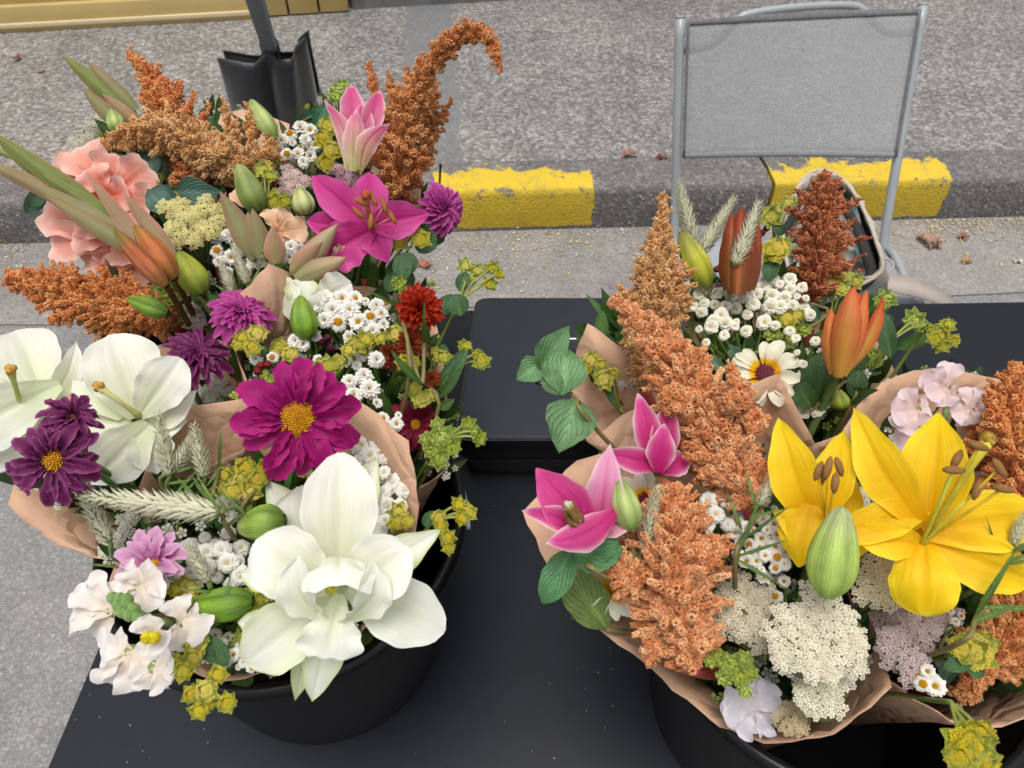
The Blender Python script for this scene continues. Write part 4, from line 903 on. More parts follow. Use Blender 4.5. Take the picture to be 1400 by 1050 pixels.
def wrap(b,label,rimpts,col=(212,172,142),rows=16,bulge=.0,seed=0,smooth=1,closed=True):
    """kraft paper cone: rim points (px,py,z) in order; the sheet runs from the foot past the bucket's mouth to the rim"""
    rg=random.Random(seed); pts=[PZ(*p) for p in rimpts]; n=len(pts); sub=5; ring=[]
    m=n if closed else n-1
    for i in range(m):
        a,b_=pts[i],pts[(i+1)%n]; p0=pts[i-1] if (closed or i>0) else a; p3=pts[(i+2)%n] if (closed or i<m-1) else b_
        for j in range(sub):
            t=j/sub; q=.5*((2*a)+(b_-p0)*t+(2*p0-5*a+4*b_-p3)*t*t+(3*a-p0-3*b_+p3)*t**3); q=q.lerp(a.lerp(b_,t),.7); ring.append(q)
    if not closed: ring.append(pts[-1])
    k=len(ring); V=[];C=[];U=[]; root=thing('paper_wrap',label,'paper wrap',b.foot,'kraft paper bouquet wraps'); cc=lin(col)
    for j in range(rows):
        t=j/(rows-1)
        for i,q in enumerate(ring):
            kv=via(b,q,.128); f0=b.foot+(Vector((kv.x,kv.y,0))-Vector((b.foot.x,b.foot.y,0)))*.35
            x=f0.lerp(kv,min(1,t/.5)) if t<.42 else None
            p=(1-t)**2*f0+2*t*(1-t)*(kv*1.0+(kv-f0.lerp(q,.5))*.55)+t*t*q
            outw=Vector((q.x-b.foot.x,q.y-b.foot.y,0)); outw=outw.normalized() if outw.length>1e-4 else Vector((0,1,0))
            p=p+outw*.0022*math.sin(i*2.399+seed)*math.sin(t*3.1)+outw*.0012*rg.uniform(-1,1)*t
            V.append(p); C.append(cc*(1+.04*math.sin(i*.8+seed))); U.append((i/k,t))
    kk=k if closed else k-1
    F=[(j*k+i,j*k+(i+1)%k,(j+1)*k+(i+1)%k,(j+1)*k+i) for j in range(rows-1) for i in range(kk)]
    g=Geo(); g.add(V,F,C,U); o=part('paper_sheet',g,'paper',root); s=o.modifiers.new('s','SOLIDIFY'); s.thickness=.0007; s.offset=0; return root
def filler(b,label,poly,z0,z1,n,c=(46,72,34),L=.03):
    """leaves and stems packed below the flowers"""
    root=thing('filler_greenery',label,'greenery',b.foot); root['kind']='stuff'; g=Geo(); P=[PZ(x,y,0.5*(z0+z1)) for x,y in poly]; ce=sum(P,Vector())/len(P)
    for i in range(n):
        k=random.randrange(len(P)); a=P[k];b_=P[(k+1)%len(P)]; u=random.random();v=random.random()
        if u+v>1:u,v=1-u,1-v
        p=ce+(a-ce)*u+(b_-ce)*v; p.z=random.uniform(z0,z1); d_=((p-b.foot).normalized()+Vector((random.uniform(-.8,.8),random.uniform(-.8,.8),random.uniform(-.3,.4)))).normalized()
        cc=lin(c)*random.uniform(.6,2.0)*np.array([random.uniform(.8,1.3),1,random.uniform(.7,1.2)])
        leafy(g,p,d_,L*random.uniform(.6,1.4),L*random.uniform(.18,.5),cc,nu=5,nv=3,up=(tocam(p)+Vector((random.uniform(-.5,.5),random.uniform(-.5,.5),0))).normalized())
        if i%3==0: tube(g,[b.foot,via(b,p),p],.0012,cc*.9,4,False)
        if i%4==1:
            q=p+Vector((0,0,.012)); up_=tocam(q)
            kc=random.choice([(232,230,214),(226,222,200),(170,180,60),(150,170,80),(206,190,180)])
            for j in range(random.randint(3,7)):
                e=q+Vector((random.uniform(-.012,.012),random.uniform(-.012,.012),random.uniform(-.004,.006))); V_=FU[0]*random.uniform(.0026,.0042); fm_=np.array(frame(e,up_,random.uniform(0,6)).to_3x3()); g.add(V_@fm_.T+np.array(e),FU[1],lin(kc)*random.uniform(.75,1)); tube(g,[p,e],.0006,cc,3,False)
    o=part('leaf_mass',g,'leaf',root); o['kind']='stuff'; return root
def bloom_group(b,root,pname,c,z,pets,pal,m='petal',dd0=0,name='petal'):
    """a bloom part with petals as sub-parts: pets (px,py,width,dd,opts) ends; base c"""
    C=PZ(c[0],c[1],z); d=depth(C)+dd0; px=d/FPX; C=PD(c[0],c[1],d)
    g=Geo(); tube(g,[C-facing(C)*.012,C],[.002,.004],lin((120,140,70)),7); bl=part(pname,g,'stem',root)
    for i,q in enumerate(pets):
        o=dict(pal); o.update(q[4] if len(q)>4 else {}); bo=o.pop('b',None); bb=PD(bo[0],bo[1],d) if bo else C; up=o.pop('up',(0,0)); T_=PD(q[0],q[1],d+q[3])
        a=dict(arch=.1,cup=.25,ruf=.15 if m=='white_petal' else .2,ph=i*1.3,nu=20,nv=17,prof='fan',frq=2.0 if m=='white_petal' else 2.3); a.update(o); g=Geo(); petal(g,bb,T_,q[2]*px*(1.18 if m=='white_petal' else 1),facing(C,*up),**a); part(name,g,m,root,bl)
    return bl
# ------------------------------------------------ the bouquets
A1=bouquet(BA,(-.04,.0),1.10); A2=bouquet(BA,(.045,.02),1.10)
B1=bouquet(BB,(-.06,.03),1.05); B2=bouquet(BB,(.02,.05),1.07); B3=bouquet(BB,(.0,-.05),1.05)
C1=bouquet(BC,(-.04,.06),1.08); C2=bouquet(BC,(-.04,-.04),1.05); C3=bouquet(BC,(.06,.0),1.04)
# ---- paper wraps
wrap(A1,'kraft paper wrap round the coral gladiolus bouquet at back left',[(215,452,1.0),(150,380,1.02),(110,300,1.03),(140,215,1.04),(230,175,1.05),(330,150,1.08),(395,170,1.08),(385,245,1.09),(425,300,1.07),(440,350,1.03),(395,405,1.0),(300,440,1.0)],seed=1)
wrap(A2,'kraft paper wrap round the pink lily bouquet with a corner beside the purple flower',[(418,345,1.04),(388,262,1.09),(400,205,1.08),(455,170,1.08),(530,190,1.08),(578,226,1.08),(572,292,1.05),(528,352,1.015),(478,398,.99)],seed=2)
wrap(B1,'kraft paper wrap holding the white lilies and dark purple flowers at the left edge',[(12,690,1.02),(60,560,1.04),(120,500,1.04),(205,476,1.06),(265,462,1.07),(320,472,1.08),(343,545,1.08),(332,615,1.06),(250,655,1.0),(205,700,1.0),(158,768,.99),(80,745,1.0)],seed=3)
wrap(B2,'kraft paper wrap with a pointed corner behind the white feverfew and red strawflowers',[(345,640,1.02),(322,540,1.05),(302,420,1.11),(338,394,1.13),(368,362,1.145),(420,385,1.08),(520,395,1.06),(598,445,1.05),(612,560,1.03),(612,640,1.0),(575,668,.99),(480,660,1.0)],seed=4)
wrap(B3,'kraft paper wrap round the big white double lily in the front',[(200,640,1.05),(206,568,1.08),(340,543,1.09),(420,540,1.08),(488,546,1.11),(556,603,1.11),(573,690,1.075),(560,790,1.02),(480,880,1.0),(388,914,1.01),(300,934,1.01),(238,898,1.02),(170,812,1.02),(152,792,1.03)],seed=5)
wrap(C1,'kraft paper wrap of the back right bouquet with one corner over the black case',[(797,592,1.04),(775,520,1.05),(803,442,1.10),(856,478,1.08),(960,440,1.06),(1080,420,1.06),(1180,440,1.06),(1228,520,1.06),(1192,572,1.05),(1115,606,1.06),(1064,512,1.10),(1000,545,1.09),(930,560,1.06),(862,560,1.06),(805,604,1.05)],seed=6)
wrap(C2,'kraft paper wrap round the pink lily and cream yarrow bouquet in front',[(717,700,1.08),(790,630,1.08),(870,610,1.08),(960,600,1.08),(1060,640,1.06),(1130,660,1.05),(1190,760,1.04),(1200,890,1.04),(1218,938,1.05),(1140,1002,1.03),(1045,1017,1.03),(970,985,1.03),(890,915,1.04),(820,860,1.05),(760,790,1.07)],seed=7)
wrap(C3,'kraft paper wrap round the big yellow lily bouquet at the right edge',[(1130,640,1.05),(1172,556,1.07),(1215,518,1.08),(1275,502,1.08),(1370,518,1.07),(1470,560,1.05),(1540,700,1.03),(1520,860,1.02),(1420,975,1.02),(1335,1000,1.02),(1250,958,1.02),(1190,905,1.02),(1150,780,1.03)],seed=8)
# ---- dark greenery in each bouquet
filler(A1,'dark leaves and stems under the coral gladiolus',[(200,430),(150,360),(130,290),(170,220),(260,195),(350,190),(380,250),(415,310),(410,360),(330,420)],.985,1.07,510)
filler(A2,'dark leaves and stems under the pink lilies',[(420,330),(395,260),(410,200),(460,170),(540,200),(570,240),(560,290),(510,330)],.985,1.075,289)
filler(B1,'dark leaves and stems under the white lilies at left',[(60,680),(90,580),(160,520),(300,490),(325,540),(310,600),(220,650),(160,730)],.965,1.02,340)
filler(B2,'dark leaves and stems under the white feverfew and strawflowers',[(340,600),(325,480),(360,400),(520,410),(590,450),(605,560),(600,630),(480,640)],.975,1.06,561,c=(62,90,36))
filler(B3,'dark leaves and stems under the big white double lily',[(190,790),(235,700),(340,680),(470,640),(535,660),(560,740),(500,850),(390,900),(270,910)],.965,1.03,544,c=(58,84,34))
filler(C1,'dark leaves and stems under the white feverfew at back right',[(815,570),(800,480),(900,460),(1000,420),(1160,430),(1210,510),(1150,580),(1110,590),(1060,540),(960,560)],.985,1.06,578,c=(56,84,36))
filler(C2,'dark leaves and stems under the cream yarrow in front',[(760,740),(840,660),(1000,640),(1120,680),(1175,780),(1180,900),(1110,975),(1000,970),(880,880)],.965,1.03,561,c=(52,76,34))
filler(C3,'dark leaves and stems under the yellow lily at right',[(1160,640),(1220,560),(1370,560),(1480,640),(1480,800),(1380,940),(1280,930),(1190,860)],.965,1.03,510,c=(52,76,34))
# ---- amaranth
amaranth(A1,'dark orange plume pointing up beside the green sword bracts, behind the buff plume',[(275,262,30),(262,225,34),(240,185,30),(222,135,24),(203,100,15),(177,76,9)],1.09,1.17,side=[(0,[(250,165,12),(262,138,6),(264,124,4)]),(0,[(268,175,12),(284,152,6),(287,140,4)]),(.01,[(238,140,12),(247,124,6),(248,110,4)]),(.0,[(232,150,12),(228,112,6)])],pal='orange',seed=1,pal2=('deep',.32))
amaranth(A1,'buff plume lying along the top left from gladiolus to tall upright spikes',[(372,232,30),(335,222,34),(290,212,30),(245,186,36),(205,180,25),(165,190,14),(135,204,8)],1.11,1.13,side=[(0,[(320,195,16),(312,160,9),(303,134,5)]),(.0,[(345,190,17),(345,165,10),(338,140,6)]),(0,[(368,215,18),(372,190,10),(366,160,6)]),(0,[(285,235,22),(275,222,18)]),(0,[(340,232,24),(300,236,18)])],pal='buff',seed=2,dens=1.15)
amaranth(A2,'rust plume arching into a long drooping hook at the top',[(545,275,30),(548,240,38),(552,195,32),(562,150,25),(580,105,17),(605,68,16),(632,46,15),(658,46,13),(676,66,10),(686,98,5)],1.09,1.22,side=[(.0,[(530,200,22),(515,140,13),(505,84,6)]),(.0,[(545,150,17),(532,110,7),(530,99,4)]),(0,[(562,160,17),(561,120,9),(557,92,6)]),(0,[(575,180,18),(592,140,10),(597,110,5)]),(0,[(575,200,18),(600,165,10),(618,135,5)]),(0,[(570,225,16),(590,185,10)]),(-.01,[(535,235,24),(512,190,12)])],pal='rust',seed=3)
amaranth(A1,'bushy orange plume pointing left just above the white lilies',[(232,432,30),(200,425,42),(150,415,43),(95,402,36),(50,388,22),(16,383,13)],1.09,1.09,side=[(0,[(110,385,14),(85,365,6)]),(0,[(150,390,14),(138,362,6)]),(0,[(100,430,14),(70,438,8)]),(0,[(190,395,12),(165,368,5)])],pal='orange',seed=4,dens=1.15)
amaranth(C1,'tall buff plume with a narrow straight tip behind the orange one',[(880,530,24),(885,490,34),(895,440,40),(905,395,40),(900,350,26),(905,310,14),(908,266,8)],1.08,1.18,side=[(0,[(880,440,22),(858,410,12),(845,392,7)]),(0,[(915,430,20),(940,405,12)]),(0,[(890,470,22),(860,462,14)])],pal='buff',seed=5,dens=1.1)
amaranth(C1,'dark red feathery plume in front of the tote bag',[(1112,415,24),(1115,385,34),(1120,345,38),(1122,305,30),(1128,272,26),(1124,238,8)],1.08,1.16,side=[(0,[(1125,345,14),(1160,330,8),(1192,326,4)]),(0,[(1125,375,12),(1160,360,6),(1180,348,4)]),(0,[(1115,290,14),(1092,265,7),(1090,258,4)]),(0,[(1115,310,14),(1085,290,7),(1074,287,4)]),(0,[(1130,285,14),(1165,278,7),(1178,272,4)]),(0,[(1130,385,14),(1165,380,6),(1180,368,4)]),(0,[(1128,300,14),(1150,310,8),(1172,300,4)])],pal='red',seed=6,dens=.95,lump=.8)
amaranth(C2,'long salmon plume slanting to the upper left in the middle of the right group',[(1025,690,30),(1005,650,56),(975,600,64),(945,545,50),(915,490,36),(880,445,23),(838,408,11)],1.12,1.16,side=[(0,[(1010,560,26),(1005,525,14),(998,498,8)]),(0,[(1030,590,22),(1032,560,12)]),(0,[(940,560,30),(915,540,18)])],pal='salmon',seed=7,grain=1.6,lump=1.5,dens=1.05)
amaranth(C2,'broad salmon plume low in front between the pink lily and the yarrow',[(945,915,40),(935,865,55),(915,810,74),(915,760,66),(920,715,45),(918,680,22),(915,662,12)],1.08,1.12,side=[(0,[(870,800,30),(845,770,18),(838,745,10)]),(0,[(960,770,30),(985,740,16)]),(0,[(900,880,22),(885,905,10)])],pal='salmon',seed=8,grain=1.6,lump=1.5,pal2=('deep',.14),dens=1.0)
amaranth(C3,'orange plume at the right edge above the yellow lily anthers',[(1400,700,45),(1385,640,50),(1375,590,45),(1385,540,30),(1392,505,12)],1.05,1.10,side=[(0,[(1370,600,24),(1355,560,12),(1352,535,6)])],pal='orange',seed=9,grain=1.5,lump=1.2)
amaranth(C3,'rust plume low at the right edge below the yellow lily',[(1330,940,20),(1350,900,45),(1385,880,60),(1425,850,60),(1455,800,30)],1.05,1.06,side=[(0,[(1340,930,22),(1310,950,16)])],pal='rust',seed=10,grain=1.5,lump=1.4)
# ---- lilies
W=dict(LW)
lily(B3,'lily','largest white double lily with green tipped outer petals in front',(463,795),1.13,[
 (466,618,104,.02,dict(cup=.25,prof='broad',arch=.10,up=(0,-.2),b=(462,790,.01))),
 (600,726,66,.012,dict(b=(480,800,.012),edge=lin((206,220,150)))),
 (608,864,90,.004,dict(b=(478,800,.006),cup=.2,prof='broad')),
 (425,964,66,.006,dict(b=(466,800,.012),edge=lin((214,226,170)))),
 (402,964,42,.012,dict(b=(440,800,.014),edge=lin((206,222,150)),tip=lin((206,216,176)))),
 (332,910,88,.0,dict(b=(450,815,.006),cup=.3,prof='broad',edge=lin((225,232,190)))),
 (326,782,44,.018,dict(b=(395,800,.014),edge=lin((196,212,130)))),
 (322,852,40,.018,dict(b=(390,850,.014),edge=lin((196,212,130)))),
 (348,744,92,-.022,dict(b=(452,806,-.008),prof='round',cup=.28,ruf=.06)),
 (558,754,88,-.02,dict(b=(475,802,-.008),prof='round',cup=.28,ruf=.06)),
 (448,900,84,-.02,dict(b=(464,812,-.008),prof='fan',cup=.25,ruf=.14)),
 (405,768,52,-.034,dict(b=(450,848,-.012),prof='round',cup=.5,ruf=.12,up=(-.5,.1),sidebend=-.12)),
 (513,778,50,-.034,dict(b=(464,850,-.012),prof='round',cup=.5,ruf=.12,up=(.5,.1),sidebend=.12)),
 (463,797,88,-.040,dict(b=(463,758,-.020),prof='fan',cup=-.5,ruf=.14,arch=.25,up=(0,.2)))],W,pist=(452,802,-.022,lin((130,160,50)),lin((238,228,70))),m='white_petal')
lily(B3,'lily','white lily seen from the side right above the large double one',(455,735),1.06,[
 (362,655,58,.0,dict(b=(440,760),edge=lin((196,212,130)))),(515,628,54,.0,dict(b=(470,745),edge=lin((196,212,130)))),(408,668,92,-.012,dict(b=(432,750),prof='round')),(538,690,64,-.0,dict(b=(470,750))),(500,640,60,-.01,dict(b=(460,745),edge=lin((196,212,130))))],W,m='white_petal')
lily(B2,'lily','half open white lily above the magenta flower with a green bud against it',(425,440),1.09,[
 (378,372,40,.0,dict(b=(408,430),ruf=.15)),(412,380,46,.0,dict(b=(415,430),prof='round',edge=lin((215,225,150)))),(480,388,52,-.0,dict(b=(432,412),prof='round',ruf=.15)),(445,398,36,-.012,dict(b=(430,440),prof='round',curl=.15)),(392,390,36,-.006,dict(b=(410,445)))],W,m='white_petal')
lily(B1,'lily','white lily cut by the left edge of the picture',(30,560),1.10,[
 (18,446,84,.02,dict(b=(62,548,.0),cup=.3,prof='broad',mid=lin((190,205,150)))),(108,470,40,.0,dict(b=(72,548,.0),curl=.2,up=(.5,0))),(-60,595,90,-.0,dict(b=(82,525,-.012),prof='round',cup=.25)),(-50,500,60,.0,dict(b=(30,560))),(-20,650,50,.01,dict(b=(75,560,.01))),(38,498,40,.02,dict(b=(60,560)))],W,pist=(14,505,-.035,lin((205,210,110)),lin((214,160,60))),m='white_petal')
lily(B1,'lily','wide open white lily with one long style, left of the dark purple flower',(190,568),1.10,[
 (150,454,100,.012,dict(b=(192,570,.006),cup=.3,prof='broad')),(104,500,70,.012,dict(b=(170,570,.006))),(246,492,66,-.004,dict(b=(190,570),prof='round',cup=.2)),(268,534,40,.012,dict(b=(205,590,.008))),(122,664,84,-.002,dict(b=(205,580,.004),cup=.25)),(215,648,70,.006,dict(b=(195,585,.006))),(92,560,64,.01,dict(b=(180,575,.008))),(255,575,64,.012,dict(b=(190,580,.012)))],W,pist=(134,528,-.02,lin((220,214,140)),lin((214,160,60))),m='white_petal')
lily(B1,'lily','white lily petals below the left dark purple flower',(60,600),1.045,[
 (5,652,52,.0,dict(prof='round')),(30,690,40,.0,dict()),(110,560,60,.0,dict()),(20,590,50,0,dict())],W,m='white_petal')
P_=dict(LP2)
lily(A2,'lily','open pink lily with brown curved anthers in the back left group',(508,312),1.13,[
 (424,238,54,.0,dict(b=(506,312))),(504,232,56,.012,dict(b=(508,312,.004))),(586,292,58,.0,dict(b=(506,308))),(530,358,50,-.0,dict(b=(505,308,.004))),(440,352,66,-.004,dict(b=(512,312),curl=.2,ruf=.16,prof='round')),(416,302,48,.008,dict(b=(500,314,.004)))],P_,
 stam=[(493,276,-.03,-28),(510,272,-.03,-62),(525,281,-.03,-75),(490,291,-.025,-45),(507,303,-.035,85),(536,297,-.025,-60)],pist=(500,266,-.035,lin((210,120,80)),lin((200,90,40))))
stamcol=lin((110,80,30))
lily(A2,'lily','upright half open pink lily with pale green outside before the rust plume',(486,228),1.13,[
 (480,112,38,.012,dict(b=(484,196,.008),up=(0,-.3),cup=.4)),(521,118,34,.008,dict(b=(498,200,.004),curl=.2,cup=.4)),(487,146,36,-.012,dict(b=(483,234,-.012),base=lin((186,190,116)),tip=lin((226,110,166)),mid=lin((170,170,86)),up=(0,-.2),cup=-.5,arch=.03)),(446,144,28,-.006,dict(b=(475,230,-.008),curl=-.15,base=lin((204,200,136)),sidebend=.13,cup=-.3)),(532,170,32,-.014,dict(b=(492,233,-.010),base=lin((196,190,120)),curl=-.1,sidebend=-.15,cup=-.3)),(500,135,38,.004,dict(b=(488,222,.002)))],dict(LP,base=lin((214,130,150))))
Q=dict(LP)
lily(C2,'lily','open pink lily with white tipped petals at the left end of the front wrap',(795,722),1.14,[
 (733,640,74,.006,dict(b=(812,738),cup=.45,edge=lin((226,110,170)),curl=.15)),(717,700,40,-.006,dict(b=(800,738),curl=.2,edge=lin((250,226,224)),sidebend=.12)),(748,742,52,-.02,dict(b=(842,700,-.012),cup=-.3,arch=-.05,sidebend=-.10,edge=lin((250,220,226)))),(834,612,60,.0,dict(b=(818,734,.006),cup=.4,tip=lin((236,170,204)),curl=.25)),(872,702,40,.004,dict(b=(806,730),tip=lin((244,200,214)))),(806,752,46,.006,dict(b=(800,716)))],Q,
 stam=[(776,706,-.008,-55,lin((150,110,60)),9),(786,698,-.012,-60,lin((150,110,60)),9),(792,706,-.012,-55,lin((150,110,60)),9),(782,714,-.012,-40,lin((150,110,60)),9)],pist=(777,690,-.022,lin((150,130,70)),lin((226,214,180)),.5))
lily(C2,'lily','upright pink lily partly behind the long salmon plume',(900,645),1.13,[
 (872,538,44,.0,dict(b=(900,640),cup=.5)),(914,546,44,.0,dict(b=(905,640),cup=.4)),(825,618,40,-.0,dict(b=(902,638),arch=.22,ruf=.05)),(908,580,44,-.012,dict(b=(900,646,-.006))),(945,625,40,.01,dict())],Q)
Y=dict(LY); stamcol=lin((140,100,50))
lily(C2,'lily','upright yellow lily with brown anthers behind a pale green bud',(1128,728),1.12,[
 (1064,572,74,.006,dict(b=(1108,722),cup=.35,ruf=.06)),(1154,588,62,.0,dict(b=(1126,712,.0),cup=.35)),(1288,684,56,-.01,dict(b=(1120,742,-.006),cup=.35,arch=.1)),(1168,650,70,.01,dict(b=(1126,740,.01))),(1062,700,60,-.006,dict(b=(1128,728),curl=.15,sidebend=-.1)),(1092,776,70,-.012,dict(b=(1110,690,-.01),cup=-.4,sidebend=.05)),(1200,735,50,.0,dict(b=(1120,745)))],Y,
 stam=[(1119,644,-.035,68,lin((240,200,30)),13),(1132,640,-.04,75,lin((240,200,30)),15),(1147,638,-.032,-72,lin((240,200,30)),13),(1142,660,-.045,82,lin((240,200,30)),13),(1124,650,-.03,85,lin((240,200,30)),12)])
lily(C3,'lily','widest yellow lily fully open at the right edge',(1262,742),1.13,[
 (1168,558,74,.01,dict(b=(1262,720,.0),cup=.3,sidebend=-.05)),(1284,562,104,.012,dict(b=(1266,735,.004),cup=.35,up=(0,-.2))),(1440,700,92,.0,dict(b=(1262,728),cup=.2)),(1425,800,86,-.01,dict(b=(1262,738),cup=.2,curl=.1)),(1262,838,84,-.016,dict(b=(1264,738,-.0),prof='round',curl=.2,cup=-.25,arch=.16)),(1150,722,60,.01,dict(b=(1266,748,.0),arch=.16,curl=.12))],Y,
 stam=[(1308,628,-.04,62,lin((214,220,80)),13),(1304,643,-.045,-3,lin((214,220,80)),14),(1336,669,-.04,70,lin((214,220,80)),14),(1366,640,-.05,-60,lin((214,180,40)),14),(1338,610,-.05,-20,lin((214,180,40)),13),(1370,668,-.04,-14,lin((214,180,40)),15)],pist=(1352,600,-.03,lin((220,205,60)),lin((190,150,50))))
# ---- buds
bud(B3,'','plump light green bud at the upper left of the big white lily' and 'plump light green bud at the upper left of the big white lily',(388,712),(324,716),29,1.08,GB_) if 0 else None
bud(B3,'lily_bud','plump green bud touching the upper left of the big white lily',(390,710),(324,722),28,1.09,GB_)
bud(B3,'lily_bud','long green bud lying beside the white snapdragon',(346,822),(250,832),26,1.08,GL_)
bud(B2,'lily_bud','deep green bud standing against the half open white lily',(420,464),(410,404),20,1.105,GL_)
bud(A1,'lily_bud','small bright green bud on the left pointing orange plume',(230,428),(174,408),15,1.12,GL_)
bud(A1,'lily_bud','yellow green bud beside the pale yellow yarrow',(278,402),(243,344),22,1.12,(lin((96,120,30)),lin((160,166,40)),lin((130,140,50))))
bud(A1,'lily_bud','rightmost of the two orange brown buds under the coral gladiolus',(240,382),(184,308),19,1.152,(lin((116,84,24)),lin((186,100,38)),lin((150,120,50))))
bud(A1,'lily_bud','leftmost of the two orange brown buds under the coral gladiolus',(228,392),(156,314),15,1.154,(lin((120,80,24)),lin((170,84,36)),lin((120,130,50))))
bud(A1,'lily_bud','green bud standing at the right end of the buff plume below the spikes',(356,290),(325,224),20,1.12,(lin((90,110,40)),lin((130,148,70)),lin((170,180,110))))
bud(A1,'lily_bud','slim green bud poking up above the buff plume',(376,190),(342,136),14,1.13,PB_)
bud(A1,'lily_bud','small green bud between the sword bracts and the buff plume',(164,182),(152,148),13,1.12,PB_)
bud(A2,'lily_bud','round pale bud left of the open pink lily',(420,294),(408,256),17,1.12,(lin((170,180,120)),lin((190,196,130)),lin((150,170,90))))
bud(C2,'lily_bud','pale green bud between the front pink lily and the salmon plume',(864,724),(845,652),22,1.14,PB_)
bud(C2,'lily_bud','large pale green bud leaning on the upright yellow lily',(1130,816),(1152,692),37,1.145,(lin((150,180,80)),lin((166,190,90)),lin((190,196,140))))
bud(C1,'lily_bud','yellow green bud beside the two cream wheat spikes',(968,392),(930,316),20,1.11,(lin((150,160,50)),lin((184,184,50)),lin((130,120,50))))
RBP=dict(base=lin((130,84,44)),tip=lin((170,66,44)),edge=lin((140,60,34)),mid=lin((190,110,60)),midw=.25)
lily(C1,'lily','closed reddish lily bud standing left of the dark red plume',(1008,398),1.12,[
 (1000,288,34,-.008,dict(b=(1000,396,-.008),cup=-.9,groove=.0,prof='bract',mid=lin((150,120,54)))),(1024,286,34,-.006,dict(b=(1016,398,-.006),cup=-.9,groove=0,prof='bract')),(1014,278,36,-.012,dict(b=(1008,402,-.012),cup=-.9,groove=0,prof='bract')),(1038,300,20,.0,dict(b=(1026,396,.0),cup=-.8,prof='bract')),(1012,282,40,.006,dict(b=(1008,398,.006),prof='bract'))],RBP)
bud(C1,'lily_bud','small round green bud low at the right of the back right bouquet',(1152,560),(1144,532),14,1.07,(lin((120,150,40)),lin((160,176,60)),lin((190,190,90))))
# opening orange lily
OP=dict(base=lin((196,146,62)),tip=lin((224,116,72)),edge=lin((216,78,56)),mid=lin((204,164,66)),midw=.3,edgew=5)
lily(C1,'lily','closed orange lily just opening with two bent petals at back right',(1142,516),1.12,[
 (1168,388,42,-.012,dict(b=(1146,516,-.008),cup=-.8,groove=.0,mid=lin((190,140,40)))),(1136,420,30,.0,dict(b=(1138,512,.0),cup=-.6)),(1186,394,30,-.004,dict(b=(1154,514,-.004),cup=-.8)),(1209,402,22,.002,dict(b=(1158,508,.002),tip=lin((205,60,40)),cup=-.5,sidebend=.06)),(1176,400,34,.006,dict(b=(1150,512,.006)))],OP)
# ---- gladioli
GP=dict(base=lin((238,112,84)),tip=lin((248,186,168)),edge=lin((253,218,206)),mid=lin((238,128,102)),midw=.14)
gl=thing('gladiolus_stem','coral gladiolus with ruffled blooms and long olive bracts at left','gladiolus',A1.foot,'gladiolus stems')
bloom_group(A1,gl,'bloom',(150,268),1.10,[(70,232,62,.0),(104,204,66,-.004),(160,212,62,.0),(205,228,60,.004),(206,285,62,.0),(150,300,60,-.006),(84,272,56,-.004),(118,232,50,-.014),(176,262,50,-.012)],GP)
bloom_group(A1,gl,'bloom',(160,330),1.095,[(60,288,60,.0),(70,330,60,-.004),(110,350,54,0),(150,362,50,.004),(196,352,56,.0),(200,390,50,.004),(130,300,56,-.008),(100,318,50,-.012),(176,362,44,-.01)],GP)
BR=dict(base=lin((150,152,104)),tip=lin((150,134,92)),edge=lin((176,136,112)),mid=lin((134,146,84)),prof='blade',cup=-.7,groove=0,ruf=0,arch=.05,nu=14,nv=9)
def bracts(b,root,L,z):
    for q in L:
        A=PZ(q[0],q[1],z+(q[5] if len(q)>5 else 0)); d=depth(A); B=PD(q[2],q[3],d-.004); g=Geo(); o=dict(BR); o.update(q[6] if len(q)>6 else {}); petal(g,A,B,q[4]*d/FPX,facing(A),**o); part('bract',g,'petal',root)
GRN=dict(base=lin((110,130,60)),tip=lin((128,138,70)),edge=lin((160,150,96)))
PKB=dict(base=lin((168,140,104)),tip=lin((176,138,110)),edge=lin((212,160,140)))
bracts(A1,gl,[(160,308,-14,178,30,.02,GRN),(150,300,-40,212,26,.022),(162,312,10,236,22,.032),(100,262,24,198,20,.03,PKB),(190,345,62,268,26,.035),(222,372,118,236,24,.034,PKB),(240,358,168,262,26,.03,PKB),(150,296,58,238,20,.036,GRN),(60,240,-10,182,24,.03,GRN)],1.105)
g=Geo(); tube(g,catmull([A1.foot,via(A1,PZ(200,370,1.1)),PZ(226,380,1.09),PZ(150,300,1.12),PZ(40,225,1.13),PZ(-30,195,1.13)],26),.0035,lin((120,130,70)),7); part('stem',g,'stem',gl)
g2=thing('gladiolus_stem','closed gladiolus tip with olive sword bracts left of the orange plume','gladiolus',A1.foot,'gladiolus stems')
bracts(A1,g2,[(182,158,84,74,26,.0,GRN),(186,150,118,82,20,.004),(160,168,112,120,22,.0),(190,170,140,128,18,.006,PKB)],1.12)
g=Geo(); tube(g,catmull([A1.foot,via(A1,PZ(200,180,1.1)),PZ(205,200,1.10),PZ(180,152,1.12),PZ(120,95,1.125)],20),.003,lin((120,130,70)),7); part('stem',g,'stem',g2)
PEP=dict(base=lin((216,160,110)),tip=lin((244,204,168)),edge=lin((246,216,186)),mid=lin((230,180,130)))
g3=thing('gladiolus_stem','peach gladiolus half open between the green bud and white daisies','gladiolus',A1.foot,'gladiolus stems')
bloom_group(A1,g3,'bloom',(345,290),1.11,[(318,262,20,0),(336,262,22,0),(352,282,24,0)],PEP)
bloom_group(A1,g3,'bloom',(378,318),1.115,[(372,286,34,0),(398,292,34,0),(420,312,34,-.002),(390,330,30,0)],PEP)
bracts(A1,g3,[(352,352,301,262,34,.0),(360,352,338,290,30,.004),(378,360,372,310,30,.006,PKB),(360,345,345,285,26,.008)],1.115)
